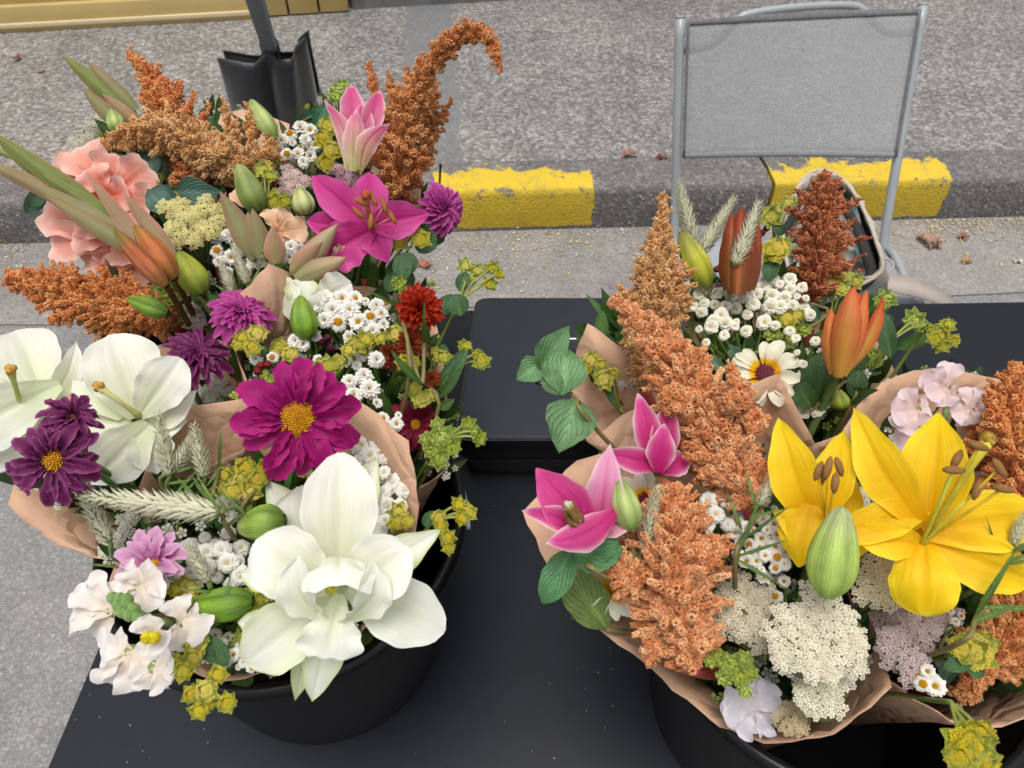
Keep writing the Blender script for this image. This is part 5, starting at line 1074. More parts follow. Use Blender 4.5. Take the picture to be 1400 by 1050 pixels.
g=Geo(); tube(g,catmull([A1.foot,via(A1,PZ(370,360,1.08)),PZ(366,358,1.09),PZ(345,300,1.11)],16),.003,lin((120,130,70)),7); part('stem',g,'stem',g3)
g4=thing('gladiolus_stem','pale pink gladiolus buds pointing right under the open pink lily','gladiolus',A2.foot,'gladiolus stems')
bloom_group(A2,g4,'bloom',(444,340),1.11,[(470,305,30,0),(463,318,26,0)],PEP); bloom_group(A2,g4,'bloom',(452,358),1.11,[(483,352,34,0),(474,344,30,-.002)],PEP)
bracts(A2,g4,[(402,378,462,306,34,.0,dict(tip=lin((206,190,150)))),(404,384,474,352,34,.0,dict(tip=lin((212,180,146)))),(400,372,440,330,30,.004,PKB)],1.112)
g=Geo(); tube(g,catmull([A2.foot,via(A2,PZ(410,380,1.06)),PZ(402,384,1.10),PZ(430,360,1.11)],16),.003,lin((120,130,70)),7); part('stem',g,'stem',g4)
# ---- snapdragons
SN=dict(base=lin((232,214,190)),tip=lin((240,234,230)),edge=lin((244,238,236)),mid=lin((236,222,200)))
s1=thing('snapdragon_stem','white snapdragon with yellow throat hanging over the front left table','snapdragon',B3.foot,'snapdragon stems')
for c,z,pp in (((155,835),1.09,[(100,832,56,0),(112,800,50,.004),(125,865,54,.004),(150,795,40,.006)]),((192,800),1.10,[(165,790,46,0),(190,776,50,0),(222,786,50,0),(200,838,40,-.004),(165,812,40,0)]),((205,868),1.115,[(188,846,26,-.004),(208,842,28,-.004),(196,896,24,-.008),(228,884,32,-.006),(215,855,24,-.01)]),((180,890),1.085,[(138,896,60,0),(158,936,60,0),(192,940,56,-.002),(150,880,40,0),(205,915,44,0)]),((212,912),1.08,[(206,942,40,0),(234,934,46,0),(238,905,40,0)]),((250,848),1.085,[(238,818,36,0),(246,872,44,0),(284,866,40,0),(272,846,36,.004),(240,890,30,0)])):
    bloom_group(B3,s1,'bloom',c,z,pp,SN,m='white_petal')
g=Geo(); c0=PZ(206,872,1.118); n=facing(c0); 
for dx in (-5,5): 
    p=PD(206+dx,872,depth(c0)-.006); tube(g,[p,p+n*.004,p+n*.007],[.003,.0034,.001],lin((236,214,20)),7)
part('yellow_throat',g,'bud',s1)
for i,(x,y) in enumerate([(156,818),(166,819),(175,820),(163,828),(174,827),(184,833),(178,842),(190,845),(168,837)]):
    p=PZ(x,y,1.12); n=facing(p,-.3,.2); g=Geo(); tube(g,[p-n*.004,p,p+n*.004,p+n*.006],[.002,.0034,.003,.0008],lin((140,172,100)),8); part('bud',g,'bud',s1)
g=Geo(); tube(g,catmull([B3.foot,via(B3,PZ(230,860,1.05)),PZ(240,855,1.07),PZ(205,845,1.09),PZ(165,826,1.112)],16),.0022,lin((130,160,90)),7); part('stem',g,'stem',s1)
SP=dict(base=lin((226,196,180)),tip=lin((230,206,214)),edge=lin((236,216,224)),mid=lin((226,200,196)))
s2=thing('snapdragon_stem','pale pink snapdragon standing above the widest yellow lily','snapdragon',C3.foot,'snapdragon stems')
for c,z,pp in (((1292,530),1.10,[(1272,506,26,0),(1302,496,28,0),(1258,514,24,0),(1266,540,30,-.004),(1294,556,28,-.004),(1306,538,22,0)]),((1252,560),1.095,[(1238,530,22,0),(1218,564,34,0),(1228,588,34,0),(1258,582,34,-.002),(1270,556,28,0)]),((1325,560),1.09,[(1330,530,28,0),(1344,552,38,0),(1330,580,36,0),(1300,566,30,0)]),((1255,600),1.07,[(1222,595,34,0),(1240,614,30,0),(1280,600,34,0)])):
    bloom_group(C3,s2,'bloom',c,z,pp,SP,m='white_petal')
g=Geo(); tube(g,catmull([C3.foot,via(C3,PZ(1290,620,1.03)),PZ(1285,600,1.06),PZ(1296,545,1.08)],14),.0022,lin((130,160,90)),7); part('stem',g,'stem',s2)
s3=thing('snapdragon_stem','white bloom tucked low against the front paper edge below the yarrow','snapdragon',C2.foot,'snapdragon stems')
bloom_group(C2,s3,'bloom',(1030,968),1.05,[(988,965,44,0),(1000,992,50,0),(1030,1002,50,-.002),(1056,990,44,0),(1062,948,44,0),(1048,930,40,.004),(1005,945,44,.002)],dict(SN,base=lin((206,196,200)),tip=lin((214,208,216)),edge=lin((222,220,228))),m='white_petal')
g=Geo(); tube(g,catmull([C2.foot,via(C2,PZ(1030,960,1.0)),PZ(1030,966,1.045)],8),.0022,lin((130,160,90)),7); part('stem',g,'stem',s3)
# ---- ray flowers
YC=(lin((196,128,6)),lin((226,176,24)))
mum(B2,'magenta_flower','large magenta flower with a wide bristly yellow centre','cosmos',(408,572),1.14,84,MAG,[(11,1,4,.95,0),(11,.9,14,.85,.03),(7,.7,26,.6,.05)],dr=.31,dc=YC,dn=240,dome=.42)
mum(B2,'magenta_flower','flat magenta pompon flower left of the half open white lily','chrysanthemum',(330,433),1.11,46,MUMM,[(22,1,2,.8,0),(22,.85,18,.8,.06),(20,.68,34,.8,.12),(16,.48,52,.8,.16),(10,.3,72,.8,.18)],dr=0,face=(0,.75))
mum(A2,'purple_flower','purple pompon flower facing right beside the yellow kerb paint','chrysanthemum',(603,286),1.10,38,MUMM,[(22,1,2,.8,0),(22,.85,18,.8,.06),(20,.68,34,.8,.12),(16,.48,52,.8,.16),(10,.3,72,.8,.18)],dr=0,face=(.85,.15))
mum(B1,'purple_flower','biggest dark purple flower with yellow centre over the left paper corner','chrysanthemum',(74,630),1.14,62,DARK,[(14,1,-8,.9,0),(13,.92,12,.85,.05),(9,.72,34,.8,.1)],dr=.27,dc=YC,dn=90,face=(-.25,-.1),jit=.2)
mum(B1,'purple_flower','small dark purple flower just above the biggest one','chrysanthemum',(98,572),1.15,38,DARK,[(13,1,10,.8,0),(12,.9,32,.7,.05),(10,.75,52,.65,.1)],dr=.2,dc=(lin((150,60,60)),lin((190,110,60))),dn=60,face=(.2,.55),jit=.2)
mum(B1,'purple_flower','dark plum flower at the back of the left paper wrap','chrysanthemum',(268,492),1.09,48,DARK,[(16,1,4,.7,0),(16,.88,24,.7,.05),(14,.7,44,.65,.1),(10,.5,62,.6,.13)],dr=0,face=(.1,.65),jit=.2)
mum(B3,'pale_pink_flower','pale pink flower with small yellow centre above the snapdragon','cosmos',(212,772),1.09,54,PINKC,[(10,1,22,.9,0),(9,.9,40,.8,.04)],dr=.18,dc=YC,dn=60,face=(-.35,.25))
mum(B2,'crimson_flower','dark crimson flower with yellow centre at the right of the middle wrap','chrysanthemum',(568,580),1.06,38,CRIM,[(13,1,6,.9,0),(12,.85,24,.8,.05)],dr=.22,dc=YC,dn=70)
S5=[(20,1,2,.9,0),(18,.9,18,.9,.05),(16,.76,36,.9,.1),(12,.55,56,.9,.14),(8,.36,76,.9,.16)]
mum(B2,'strawflower','largest bright red strawflower with glossy pointed petals','strawflower',(573,424),1.12,37,STRAW,S5,dr=0,face=(.05,.45))
mum(B2,'strawflower','crimson strawflower right below the largest one','strawflower',(563,470),1.10,24,STRAW2,S5,dr=0,face=(.1,.2))
mum(B2,'strawflower','half hidden dark strawflower left of the crimson one','strawflower',(535,488),1.085,21,STRAW2,S5[:3],dr=0,face=(-.5,.1))
mum(B2,'strawflower','smallest strawflower bud with cream outer tips','strawflower',(590,518),1.09,14,STRAW2,S5,dr=0,face=(.1,0))
mum(C1,'tricolour_daisy','white daisy with yellow ring and maroon centre beside the paper corner','daisy',(1046,512),1.085,48,TRIC,[(13,1,12,.85,0),(6,.95,20,.8,.02)],dr=.36,dc=(lin((110,30,50)),lin((150,60,80))),dn=120,dome=.25,face=(0,.3))
mum(C2,'tricolour_daisy','white and yellow daisy half hidden behind the pale green bud','daisy',(884,688),1.10,46,TRIC,[(13,1,14,.85,0)],dr=.34,dc=(lin((100,26,40)),lin((130,50,60))),dn=100,dome=.25,face=(.1,.3))
mum(C2,'tricolour_daisy','white daisy facing left beneath the two dark green leaves','daisy',(842,800),1.075,46,TRIC,[(12,1,14,.85,0)],dr=.28,dc=YC,dn=60,face=(-.55,.1))
# ---- yarrow
yarrow(A1,'pale yellow yarrow beside the yellow green bud',[(232,286,15),(255,290,17),(280,284,17),(298,298,16),(248,308,17),(272,308,18),(240,322,13),(268,325,16),(290,318,12)],1.115,(218,206,140),(200,186,96),2.6)
yarrow(A2,'dusty pink yarrow between the white daisies and the open pink lily',[(398,238,12),(412,248,13),(392,252,11),(405,262,11)],1.105,(206,178,170),(190,150,150),2.6)
yarrow(A2,'dusty pink yarrow behind the open pink lily under the upright one',[(470,238,13),(484,246,14),(455,230,11),(500,225,10)],1.105,(206,170,176),(190,150,150),2.6)
yarrow(A1,'grey white yarrow behind the coral bloom near the sword bracts',[(128,180,15),(112,196,14),(145,168,11),(122,210,12)],1.08,(196,190,172),(170,160,130),2.6)
yarrow(A1,'small grey yarrow between the green bud and the plum flower',[(262,428,14),(272,440,12),(255,442,10)],1.07,(196,184,180),(170,150,130),2.6)
yarrow(B1,'greyish white yarrow in the shade of the left paper wrap',[(296,520,20),(318,536,18),(285,545,20),(308,552,18),(268,530,15),(312,500,13)],1.035,(206,204,194),(190,180,150),3)
yarrow(B3,'white yarrow under the left rim beside the wheat spikes',[(160,735,18),(150,755,13),(176,712,14)],1.04,(224,222,206),(206,190,110),3)
yarrow(C2,'largest cream yarrow head in front of the pale green bud',[(1085,860,38),(1120,842,40),(1150,872,38),(1105,893,40),(1165,900,24),(1068,890,22),(1135,905,26),(1110,818,20)],1.115,(228,220,196),(214,204,160),3.7)
yarrow(C2,'cream yarrow between the broad salmon plume and the largest head',[(1010,815,32),(1035,838,32),(1000,850,28),(1028,868,24),(1048,810,18)],1.085,(218,206,182),(206,190,150),3.5)
yarrow(C2,'lowest cream yarrow head near the paper edge',[(1110,940,28),(1138,935,26),(1125,962,26),(1098,955,16)],1.085,(230,224,198),(214,204,160),3.5)
yarrow(C2,'small beige yarrow against the front paper rim',[(1088,978,24),(1080,992,14)],1.06,(206,184,146),(190,164,120),3)
yarrow(C2,'cream yarrow right of the pale green bud under the yellow petals',[(1205,780,28),(1232,800,24),(1198,808,26),(1222,815,18)],1.085,(226,218,190),(210,196,140),3.4)
yarrow(C2,'cream yarrow between the two yellow lilies',[(1190,672,22),(1205,690,18),(1178,690,16),(1212,735,18)],1.07,(222,214,186),(206,190,140),3.2)
yarrow(C3,'lilac grey yarrow under the drooping yellow petal',[(1225,850,26),(1250,870,28),(1230,895,26),(1268,848,24),(1290,840,18),(1245,915,20),(1212,875,18)],1.065,(206,184,186),(190,166,130),3.3)
# ---- feverfew
def cl(*a): return heads_in(*a)
spray(A2,'white daisies left of the yellow green sprig at the top',[(396,182),(411,176),(424,178),(385,192),(400,196),(418,192),(430,200),(392,210),(408,212),(424,214),(384,204),(415,222)],1.115,r=9)
spray(A1,'white daisies between yellow yarrow and the peach gladiolus',[(296,326,10),(312,322,9),(330,340,10),(296,342,9),(316,352,9),(348,356,10),(365,356,10),(312,372,9),(335,370,10),(300,358,8),(350,338,8)],1.105,r=9)
spray(A2,'five white daisies above the pale pink gladiolus buds',[(398,338,9),(410,342,9),(404,356,9),(396,352,8),(412,328,8)],1.11)
spray(B2,'broad white daisy cluster left of the red strawflower',[(448,406,10),(468,408,11),(486,408,10),(436,418,9),(455,424,11),(478,424,12),(500,412,10),(515,418,10),(527,414,8),(462,440,12),(444,438,10),(490,440,12),(506,432,12),(522,430,9),(510,452,12),(525,444,9)],1.105,r=11)
spray(B2,'white daisies in the middle of the middle bouquet below the broad cluster',[(404,466,9),(414,470,9),(430,460,9),(350,490,9),(372,488,10),(478,462,9),(498,480,13),(515,492,12),(486,488,9)],1.10,r=10)
spray(B2,'column of white daisies right of the large magenta flower',[(478,522,11),(498,514,11),(505,532,13),(484,540,11),(515,552,11),(524,572,10),(530,582,9),(542,580,9),(545,568,8),(488,500,10)],1.095,r=11)
spray(B2,'small white daisies left above the large magenta flower',[(425,505,9),(436,492,8),(350,510,8),(380,480,8),(440,506,8),(428,520,7),(352,476,8)],1.09)
spray(A1,'tiny white daisies below the pale yellow yarrow',[(330,318,6),(342,326,7),(322,312,6)],1.10)
spray(B3,'double white button flowers in the crook of the right paper edge',cl(508,628,24,30,12,13),1.085,'dbl',r=13)
spray(B3,'double white button flowers lower down along the right paper edge',cl(533,684,22,34,12,12),1.075,'dbl',r=12)
spray(B3,'double white button flowers below the horizontal wheat spike',cl(275,760,38,28,12,14,10),1.075,'dbl',r=14)
spray(B3,'double white button flowers between the two green buds',cl(312,765,38,36,16,13,30),1.07,'dbl',r=14)
spray(B3,'double white button flowers by the bud near the pale pink flower',cl(262,792,26,20,6,12),1.06,'dbl',r=12)
spray(B3,'small white daisies against the front left paper rim',[(320,895,9),(334,905,9),(345,912,9),(326,912,8),(310,902,8),(358,908,8),(300,880,9)],1.055,r=9)
spray(B3,'pair of small white daisies at the shaded right of the big lily',[(295,868,9),(312,872,8),(330,880,8)],1.05,r=9)
spray(B3,'single button flower cluster left of the green bud',cl(318,692,14,16,4,11),1.06,'dbl',r=11)
spray(C1,'broad white yarrow-like cluster in the back right bouquet, left half',cl(985,420,42,26,17,9),1.10,'yar',r=10)
spray(C1,'broad white cluster in the back right bouquet, right half',cl(1062,402,46,22,17,9.5),1.105,'yar',r=10)
spray(C1,'loose white heads on thin stalks below the broad cluster',[(955,450,8),(972,446,9),(1005,446,9),(1020,452,9),(1045,440,10),(1060,445,8),(990,458,8),(1080,452,8),(1100,420,9),(1108,430,8),(965,468,6)],1.10,'yar',r=9)
spray(C1,'white heads just left of the opening orange lily',[(1088,462,9),(1115,466,11),(1135,470,10),(1090,482,8),(1098,498,6)],1.105,'yar',r=10)
spray(C1,'white heads low behind the front paper corner',cl(1105,548,24,18,9,9,20),1.065,'yar',r=10)
spray(C1,'white heads left of the tricolour daisy',[(1010,500,9),(1022,492,8),(1000,512,8),(1008,520,8),(1082,530,9),(1095,520,9)],1.075,'yar',r=9)
spray(C2,'double white flowers between the two salmon plumes',cl(985,705,40,20,14,13,20),1.11,'dbl',r=14)
spray(C2,'small yellow centred daisies left of the upright yellow lily',cl(1045,735,46,48,34,9.5),1.105,r=10)
spray(C2,'yellow centred daisies between the cream yarrow heads',[(1060,815,10),(1045,790,10),(1072,795,9),(1090,905,8),(1160,920,8),(1110,925,7),(1080,920,7)],1.09,r=10)
spray(C3,'small daisies beside the lilac yarrow under the yellow lily',[(1300,835,8),(1306,850,9),(1315,842,8),(1262,935,12),(1278,938,12),(1255,925,10),(1268,918,9)],1.07,r=9)
spray(C3,'white heads between the snapdragon and the yellow petals',cl(1255,605,20,14,7,9),1.06,'yar',r=9)
spray(C3,'white heads hidden between the yellow lilies',cl(1258,650,12,24,7,9),1.05,'yar',r=9)
# ---- wheat celosia
celosia(B3,'leftmost of three upright wheat spikes before the brown paper',(232,650),(216,566),12,1.10)
celosia(B3,'lower middle wheat spike of the three before the brown paper',(240,642),(268,590),11,1.10)
celosia(B3,'rightmost of three upright wheat spikes before the brown paper',(280,652),(265,582),12,1.10)
celosia(B3,'long horizontal wheat spike with a pink fluffy base',(300,700),(122,678),19,1.11,pink=.55,leaves=3)
celosia(B1,'drooping wheat spike under the horizontal one',(150,740),(112,670),13,1.07)
celosia(B3,'small wheat spike pointing up left among the button flowers',(285,796),(258,744),11,1.09)
celosia(A1,'wheat spike beside the paper corner in the back left group',(318,400),(302,358),9,1.11,pink=.1)
celosia(A1,'wheat spike leaning over the white daisies in the back left group',(338,388),(318,334),8,1.115,pink=.1)
celosia(C1,'wheat spike in front of the left chair post',(950,345),(928,250),12,1.12,pink=.12,leaves=0)
celosia(C1,'wheat spike leaning right before the kerb',(955,350),(1003,272),11,1.12,pink=.12,leaves=0)
celosia(C1,'wheat spike crossing the reddish bud',(1005,362),(1037,278),12,1.145,pink=.15,leaves=0)
celosia(C2,'green grey wheat spike right of the pale bud',(880,752),(898,668),12,1.12,pink=.05)
celosia(C2,'young wheat spike with long thin leaves left of the upright yellow lily',(1036,690),(1058,656),9,1.13,pink=.0,leaves=4)
celosia(C3,'young wheat spike at the right edge with long thin leaves',(1385,745),(1400,702),9,1.14,pink=.0,leaves=4)
celosia(C1,'short wheat tuft below the yellow green bud',(965,405),(955,378),10,1.10,pink=.1)
# ---- bupleurum
bup(A2,'yellow green sprig left of the upright pink lily',[(448,172,15),(442,190,15),(455,205,15),(445,222,14)],1.12,'y')
bup(A2,'green sprig behind the upright pink lily',[(464,124,14),(470,118,12),(458,132,12)],1.11,'g')
bup(A1,'yellow green sprig right of the slim standing bud',[(360,232,15),(368,240,11),(376,278,18),(390,275,12),(365,285,11)],1.12,'m')
bup(A2,'yellow sprig at the lower right of the open pink lily',[(545,328,16),(575,326,15)],1.12,'y',leaves=[(570,322,596,340,34),(552,345,548,385,26),(556,345,566,372,20)])
bup(A2,'drooping leafy sprig below the yellow heads next to the bucket rim',[(545,388,12),(552,402,10)],1.10,'g',leaves=[(548,352,535,385,24),(550,365,560,398,24),(540,370,530,400,20),(546,395,548,418,20)])
bup(A1,'small green sprig right of the bright green bud',[(226,400,12),(236,408,11),(212,396,8)],1.10,'g')
bup(A1,'tiny yellow sprig above the small grey yarrow',[(240,448,9),(250,452,8),(262,456,8)],1.06,'m')
bup(B2,'large yellow sprig below the magenta pompon',[(334,462,17),(352,456,16),(345,475,14),(325,470,11)],1.11,'y',leaves=[(352,470,362,488,16)])
bup(B2,'yellow sprig left of the green standing bud',[(382,474,14),(396,484,13),(376,482,11)],1.10,'y')
bup(B2,'yellow sprigs in the middle of the white daisies',[(488,470,16),(500,464,14),(476,478,12),(520,462,10)],1.11,'y')
bup(B2,'yellow green sprigs above the large magenta flower',[(450,500,16),(432,512,14),(462,494,13),(438,498,12)],1.10,'m')
bup(B2,'orange tinged sprig beside the strawflowers',[(540,455,14),(552,495,13),(566,496,11),(530,455,10)],1.10,'y')
bup(B2,'sprig reaching right over the black case upper left corner',[(636,364,12),(652,370,11),(640,380,11),(673,366,11),(684,374,10),(670,388,12)],1.10,'m',leaves=[(628,398,638,372,20),(622,425,602,408,30),(630,432,622,402,30)],node=(628,412))
bup(B2,'sprig with narrow leaves reaching right across the side of the case',[(658,494,14),(636,472,12),(652,484,8)],1.09,'m',leaves=[(600,520,636,476,12),(612,528,640,478,12),(610,492,605,470,12)],node=(622,505))
bup(B2,'yellow sprig above the crimson flower',[(575,545,15),(566,532,12),(588,540,11)],1.09,'m')
bup(B2,'yellow head right of the paper edge near the smallest strawflower',[(605,488,13),(596,480,9)],1.09,'m')
bup(B2,'big pale green cluster at the right end of the middle bouquet',[(604,598,19),(590,615,15),(618,612,15),(600,628,15),(584,600,13),(622,594,13),(598,580,12)],1.09,'g')
bup(B2,'pair of heads on thin stalks in front of the case corner',[(640,580,13),(656,600,13),(650,590,9)],1.10,'g',node=(612,600))
bup(B3,'hanging sprig over the bucket rim on the right',[(628,690,13),(640,700,14),(632,708,12),(600,708,13),(612,735,13),(604,722,11),(614,750,10)],1.08,'y',leaves=[(580,720,592,698,16)],node=(590,715))
bup(B3,'yellow green sprigs inside the right paper edge',[(545,700,15),(555,712,13),(540,715,12)],1.08,'y')
bup(B3,'broad yellow green sprigs right of the wheat spikes',[(305,650,15),(335,640,18),(352,655,16),(320,670,16),(345,672,15),(300,668,13),(362,640,14),(330,655,13)],1.09,'y')
bup(B3,'sprig behind the long green bud',[(252,800,14),(240,806,13),(262,806,12)],1.08,'y')
bup(B3,'sprig between the long bud and the big lily',[(352,822,15),(345,835,12),(338,812,10)],1.07,'m')
bup(B3,'yellow sprig hanging over the front paper rim, upper part',[(268,880,17),(262,900,16),(250,918,16),(240,905,13),(276,866,11)],1.08,'y',leaves=[(275,870,312,910,30),(278,880,290,905,16)])
bup(B3,'lowest yellow sprig hanging over the black table',[(282,945,18),(298,922,15),(310,962,15),(272,972,15),(262,950,14),(285,962,12)],1.09,'y',node=(278,935))
bup(B3,'green head under the leaf below the long bud',[(330,870,13),(320,882,10)],1.055,'g')
bup(B2,'small red berried sprig left of the large magenta flower' if 0 else 'pale bud sprig left of the large magenta flower',[(365,520,12),(358,508,9)],1.10,'g')
bup(C1,'yellow sprig inside the paper corner over the case',[(808,492,14),(822,498,10),(800,505,10)],1.085,'y')
bup(C1,'yellow head right of it against the brown paper',[(826,518,16),(838,512,12),(818,512,10)],1.085,'y',leaves=[(834,524,836,550,12)])
bup(C1,'yellow sprig above the round flat head in front of the bag',[(1055,296,16),(1062,286,12),(1078,278,13)],1.12,'m',leaves=[(1062,305,1070,322,16)])
bup(C1,'flat bright yellow head left of the dark red plume',[(1060,342,22),(1072,335,12)],1.13,'y',leaves=[(1056,352,1050,385,22)])
bup(C1,'green yellow head in the middle of the back right bouquet',[(1076,435,17),(1090,430,13),(1066,432,12)],1.10,'y')
bup(C1,'pale green pointed buds below the broad cluster',[(1055,455,13),(1078,462,14),(1098,450,13),(1070,470,10)],1.09,'g')
bup(C1,'green sprig between the plume and the opening orange lily',[(1155,380,16),(1170,385,12),(1140,385,13),(1150,395,12)],1.10,'m')
bup(C1,'green head at the tip of the opening orange lily',[(1212,408,15),(1205,415,10)],1.11,'g',leaves=[(1218,490,1206,425,24),(1205,432,1222,440,14)])
bup(C1,'first head on the long sprig over the table at the right',[(1250,438,17),(1258,444,12)],1.11,'g',node=(1215,468))
bup(C1,'end of the long sprig over the table at the right',[(1286,458,15),(1296,444,12),(1278,462,12),(1302,466,12),(1288,472,12),(1275,452,10)],1.11,'m',node=(1262,452))
bup(C1,'green sprig right of the opening orange lily foot',[(1190,485,16),(1178,470,13),(1196,500,13),(1182,495,11)],1.08,'g',leaves=[(1186,510,1204,505,12)])
bup(C1,'yellow green head beside the buff plume',[(938,425,12),(946,416,9)],1.09,'m')
bup(C1,'bright green tuft by the lower buff plume',[(884,488,13),(892,496,10)],1.10,'g')
bup(C2,'green yellow sprig left of the lowest yarrow head',[(1000,910,20),(985,900,15),(1018,902,15),(1012,925,16),(990,925,14),(1026,920,13),(1018,945,12),(972,902,12)],1.085,'g')
bup(C3,'dark yellow sprig between the yellow lilies',[(1178,612,18),(1185,632,17),(1172,640,14),(1190,600,12)],1.05,'m')
bup(C3,'round yellow green head with broad bracts at the right edge',[(1330,890,30),(1345,880,20),(1315,885,20)],1.09,'y',leaves=[(1330,900,1290,915,22),(1320,905,1345,925,18)])
bup(C3,'lowest yellow green head at the bottom right corner',[(1325,1020,34),(1340,1005,24),(1310,1035,22),(1345,1040,24)],1.12,'y',node=(1300,960))
# ---- leaves
leafstem(C1,'sprig of three large green leaves over the black case lock',[(738,504,778,446,44,-.01),(742,494,706,520,38,-.004),(768,540,775,474,62,.01),(766,540,742,500,30,.006),(790,546,764,618,70,-.012)],1.11,(106,146,96),line=[(740,502),(762,522),(790,548),(805,575)],prof='leaf')
leafstem(C2,'two dark green leaves under the front pink lily',[(782,752,742,825,42,-.01),(785,758,850,752,52,-.014),(792,762,845,740,38,-.012)],1.12,(84,134,84),line=[(783,752),(800,770),(830,790)],prof='oval')
leafstem(C2,'broad light green leaf under the white daisy at left',[(830,860,772,775,58,.012)],1.06,(112,134,66),prof='oval')
leafstem(A1,'blue green leaves below the buff plume',[(240,262,302,262,40,-.004),(245,275,200,262,32,-.002),(232,290,200,258,34,.0),(212,240,195,205,30,.0),(205,235,225,208,26,.0)],1.105,(82,116,100),prof='leaf')
leafstem(A1,'two leaves sticking out at the left edge below the sword bracts',[(62,256,36,292,22,0),(60,262,40,280,20,.0),(64,252,52,275,20,0)],1.10,(78,110,78),prof='oval')
leafstem(A2,'large round dark leaf below the purple pompon',[(568,300,606,330,52,.0),(575,305,595,295,30,.004)],1.085,(58,92,50),prof='oval')
leafstem(A2,'dark green leaves behind the bag side of the white daisies',[(430,175,448,140,22,0),(415,165,445,150,18,0),(450,175,470,160,16,0)],1.09,(60,110,80))
leafstem(A1,'curved green leaf under the yellow green bud',[(285,402,300,440,26,0),(262,395,300,425,26,.0),(290,430,325,420,14,0)],1.09,(70,116,50))
leafstem(A1,'small light leaf at the end of the bright green bud',[(225,442,250,438,14,0),(222,440,240,446,10,0)],1.08,(112,140,60))
leafstem(B2,'long narrow green leaves over the strawflowers',[(580,470,580,412,10,-.02),(575,525,534,480,16,-.01),(545,420,500,395,8,-.01),(560,515,535,478,14,-.004)],1.11,(76,110,46),prof='blade')
leafstem(B2,'blue green leaf above the large magenta flower',[(425,525,410,482,26,0),(415,520,400,490,20,.0)],1.09,(100,134,106))
leafstem(B2,'narrow green leaves at the right of the middle bouquet',[(600,545,634,500,14,0),(595,535,622,505,14,0),(575,520,612,522,12,0),(600,560,622,545,14,0)],1.08,(70,104,46))
leafstem(B3,'thin curling leaves among the wheat spikes',[(300,640,302,585,8,0),(285,700,240,650,9,0),(290,690,262,650,9,0),(305,705,265,660,9,0),(310,720,335,700,9,0)],1.09,(110,140,66),prof='blade')
leafstem(B3,'pale green leaf tips left of the big lily',[(375,650,385,628,14,0),(330,705,345,690,12,0)],1.08,(110,140,66))
leafstem(C1,'broad dark leaf under the opening orange lily',[(1118,548,1125,480,42,0),(1110,560,1090,520,30,0),(1160,520,1180,470,26,0),(1168,545,1176,505,26,0)],1.07,(66,98,52),prof='oval')
leafstem(C1,'blue green leaves in the lower left of the white heads',[(1010,490,995,470,18,0),(1000,500,1030,475,16,0),(985,505,970,485,16,0),(1120,440,1100,410,16,0),(1125,420,1118,390,16,0),(1085,440,1110,455,14,0)],1.08,(98,134,104))
leafstem(C2,'long thin leaves left of the upright yellow lily',[(1005,765,1042,675,10,-.01),(1010,760,1078,738,8,-.01),(1008,765,1076,805,9,-.01),(1020,735,1082,690,7,-.01)],1.12,(104,136,70),line=[(1042,690),(1020,730),(1005,770)],prof='blade')
leafstem(C3,'thin green stems and leaves at the right edge',[(1335,840,1390,750,14,-.01),(1370,775,1348,705,6,-.01),(1340,830,1420,832,14,0),(1330,850,1390,828,14,0),(1378,770,1430,752,8,0)],1.12,(108,142,66),line=[(1398,712),(1372,770),(1335,845),(1310,880)],prof='blade')
leafstem(C2,'narrow leaf at the lower right of the broad salmon plume',[(972,862,978,820,10,0),(968,850,984,812,10,0)],1.07,(80,120,56),prof='blade')
leafstem(C3,'grey green leaves below the lilac yarrow',[(1300,900,1290,940,22,0),(1285,885,1330,915,22,0),(1290,870,1262,890,18,0)],1.05,(98,128,104))
# dark red buds and berries
def berries(b,label,pts,z,r,c,cat='berry sprig'):
    root=thing('berry_sprig',label,cat,b.foot,'dark red bud sprigs'); gs=Geo(); P0=PZ(sum(p[0] for p in pts)/len(pts),sum(p[1] for p in pts)/len(pts),z-.03)
    for x,y in pts:
        p=PZ(x,y,z); n=facing(p,random.uniform(-.4,.4),random.uniform(-.4,.4)); q=r*depth(p)/FPX; g=Geo(); tube(g,[p-n*q,p-n*q*.5,p+n*q*.2,p+n*q*.8,p+n*q*1.2],[q*.3,q*.85,q,q*.6,q*.1],lin(c)*random.uniform(.8,1.2),8); part('berry',g,'bud',root); tube(gs,[P0,p-n*q],.0009,lin((100,120,50)),4,False)
    part('flower_stalks',gs,'stem',root); stem(b,P0,root,.0013)
berries(B2,'dark red buds just left above the large magenta flower',[(356,500),(366,498),(352,508),(346,545)],1.10,6,(120,14,20))
berries(C1,'dark pink tiny buds beside the reddish bud',[(1042,318),(1048,312),(1038,322),(985,365),(992,362),(988,372),(980,368)],1.10,5,(120,50,66))
berries(C1,'dull pink tiny buds behind the broad white cluster',[(970,398),(976,392),(982,400),(972,406),(986,392)],1.09,5,(130,80,90))
berries(B2,'pink tinged closed buds under the green standing bud',[(440,466),(452,476),(448,462)],1.08,6,(130,50,80))
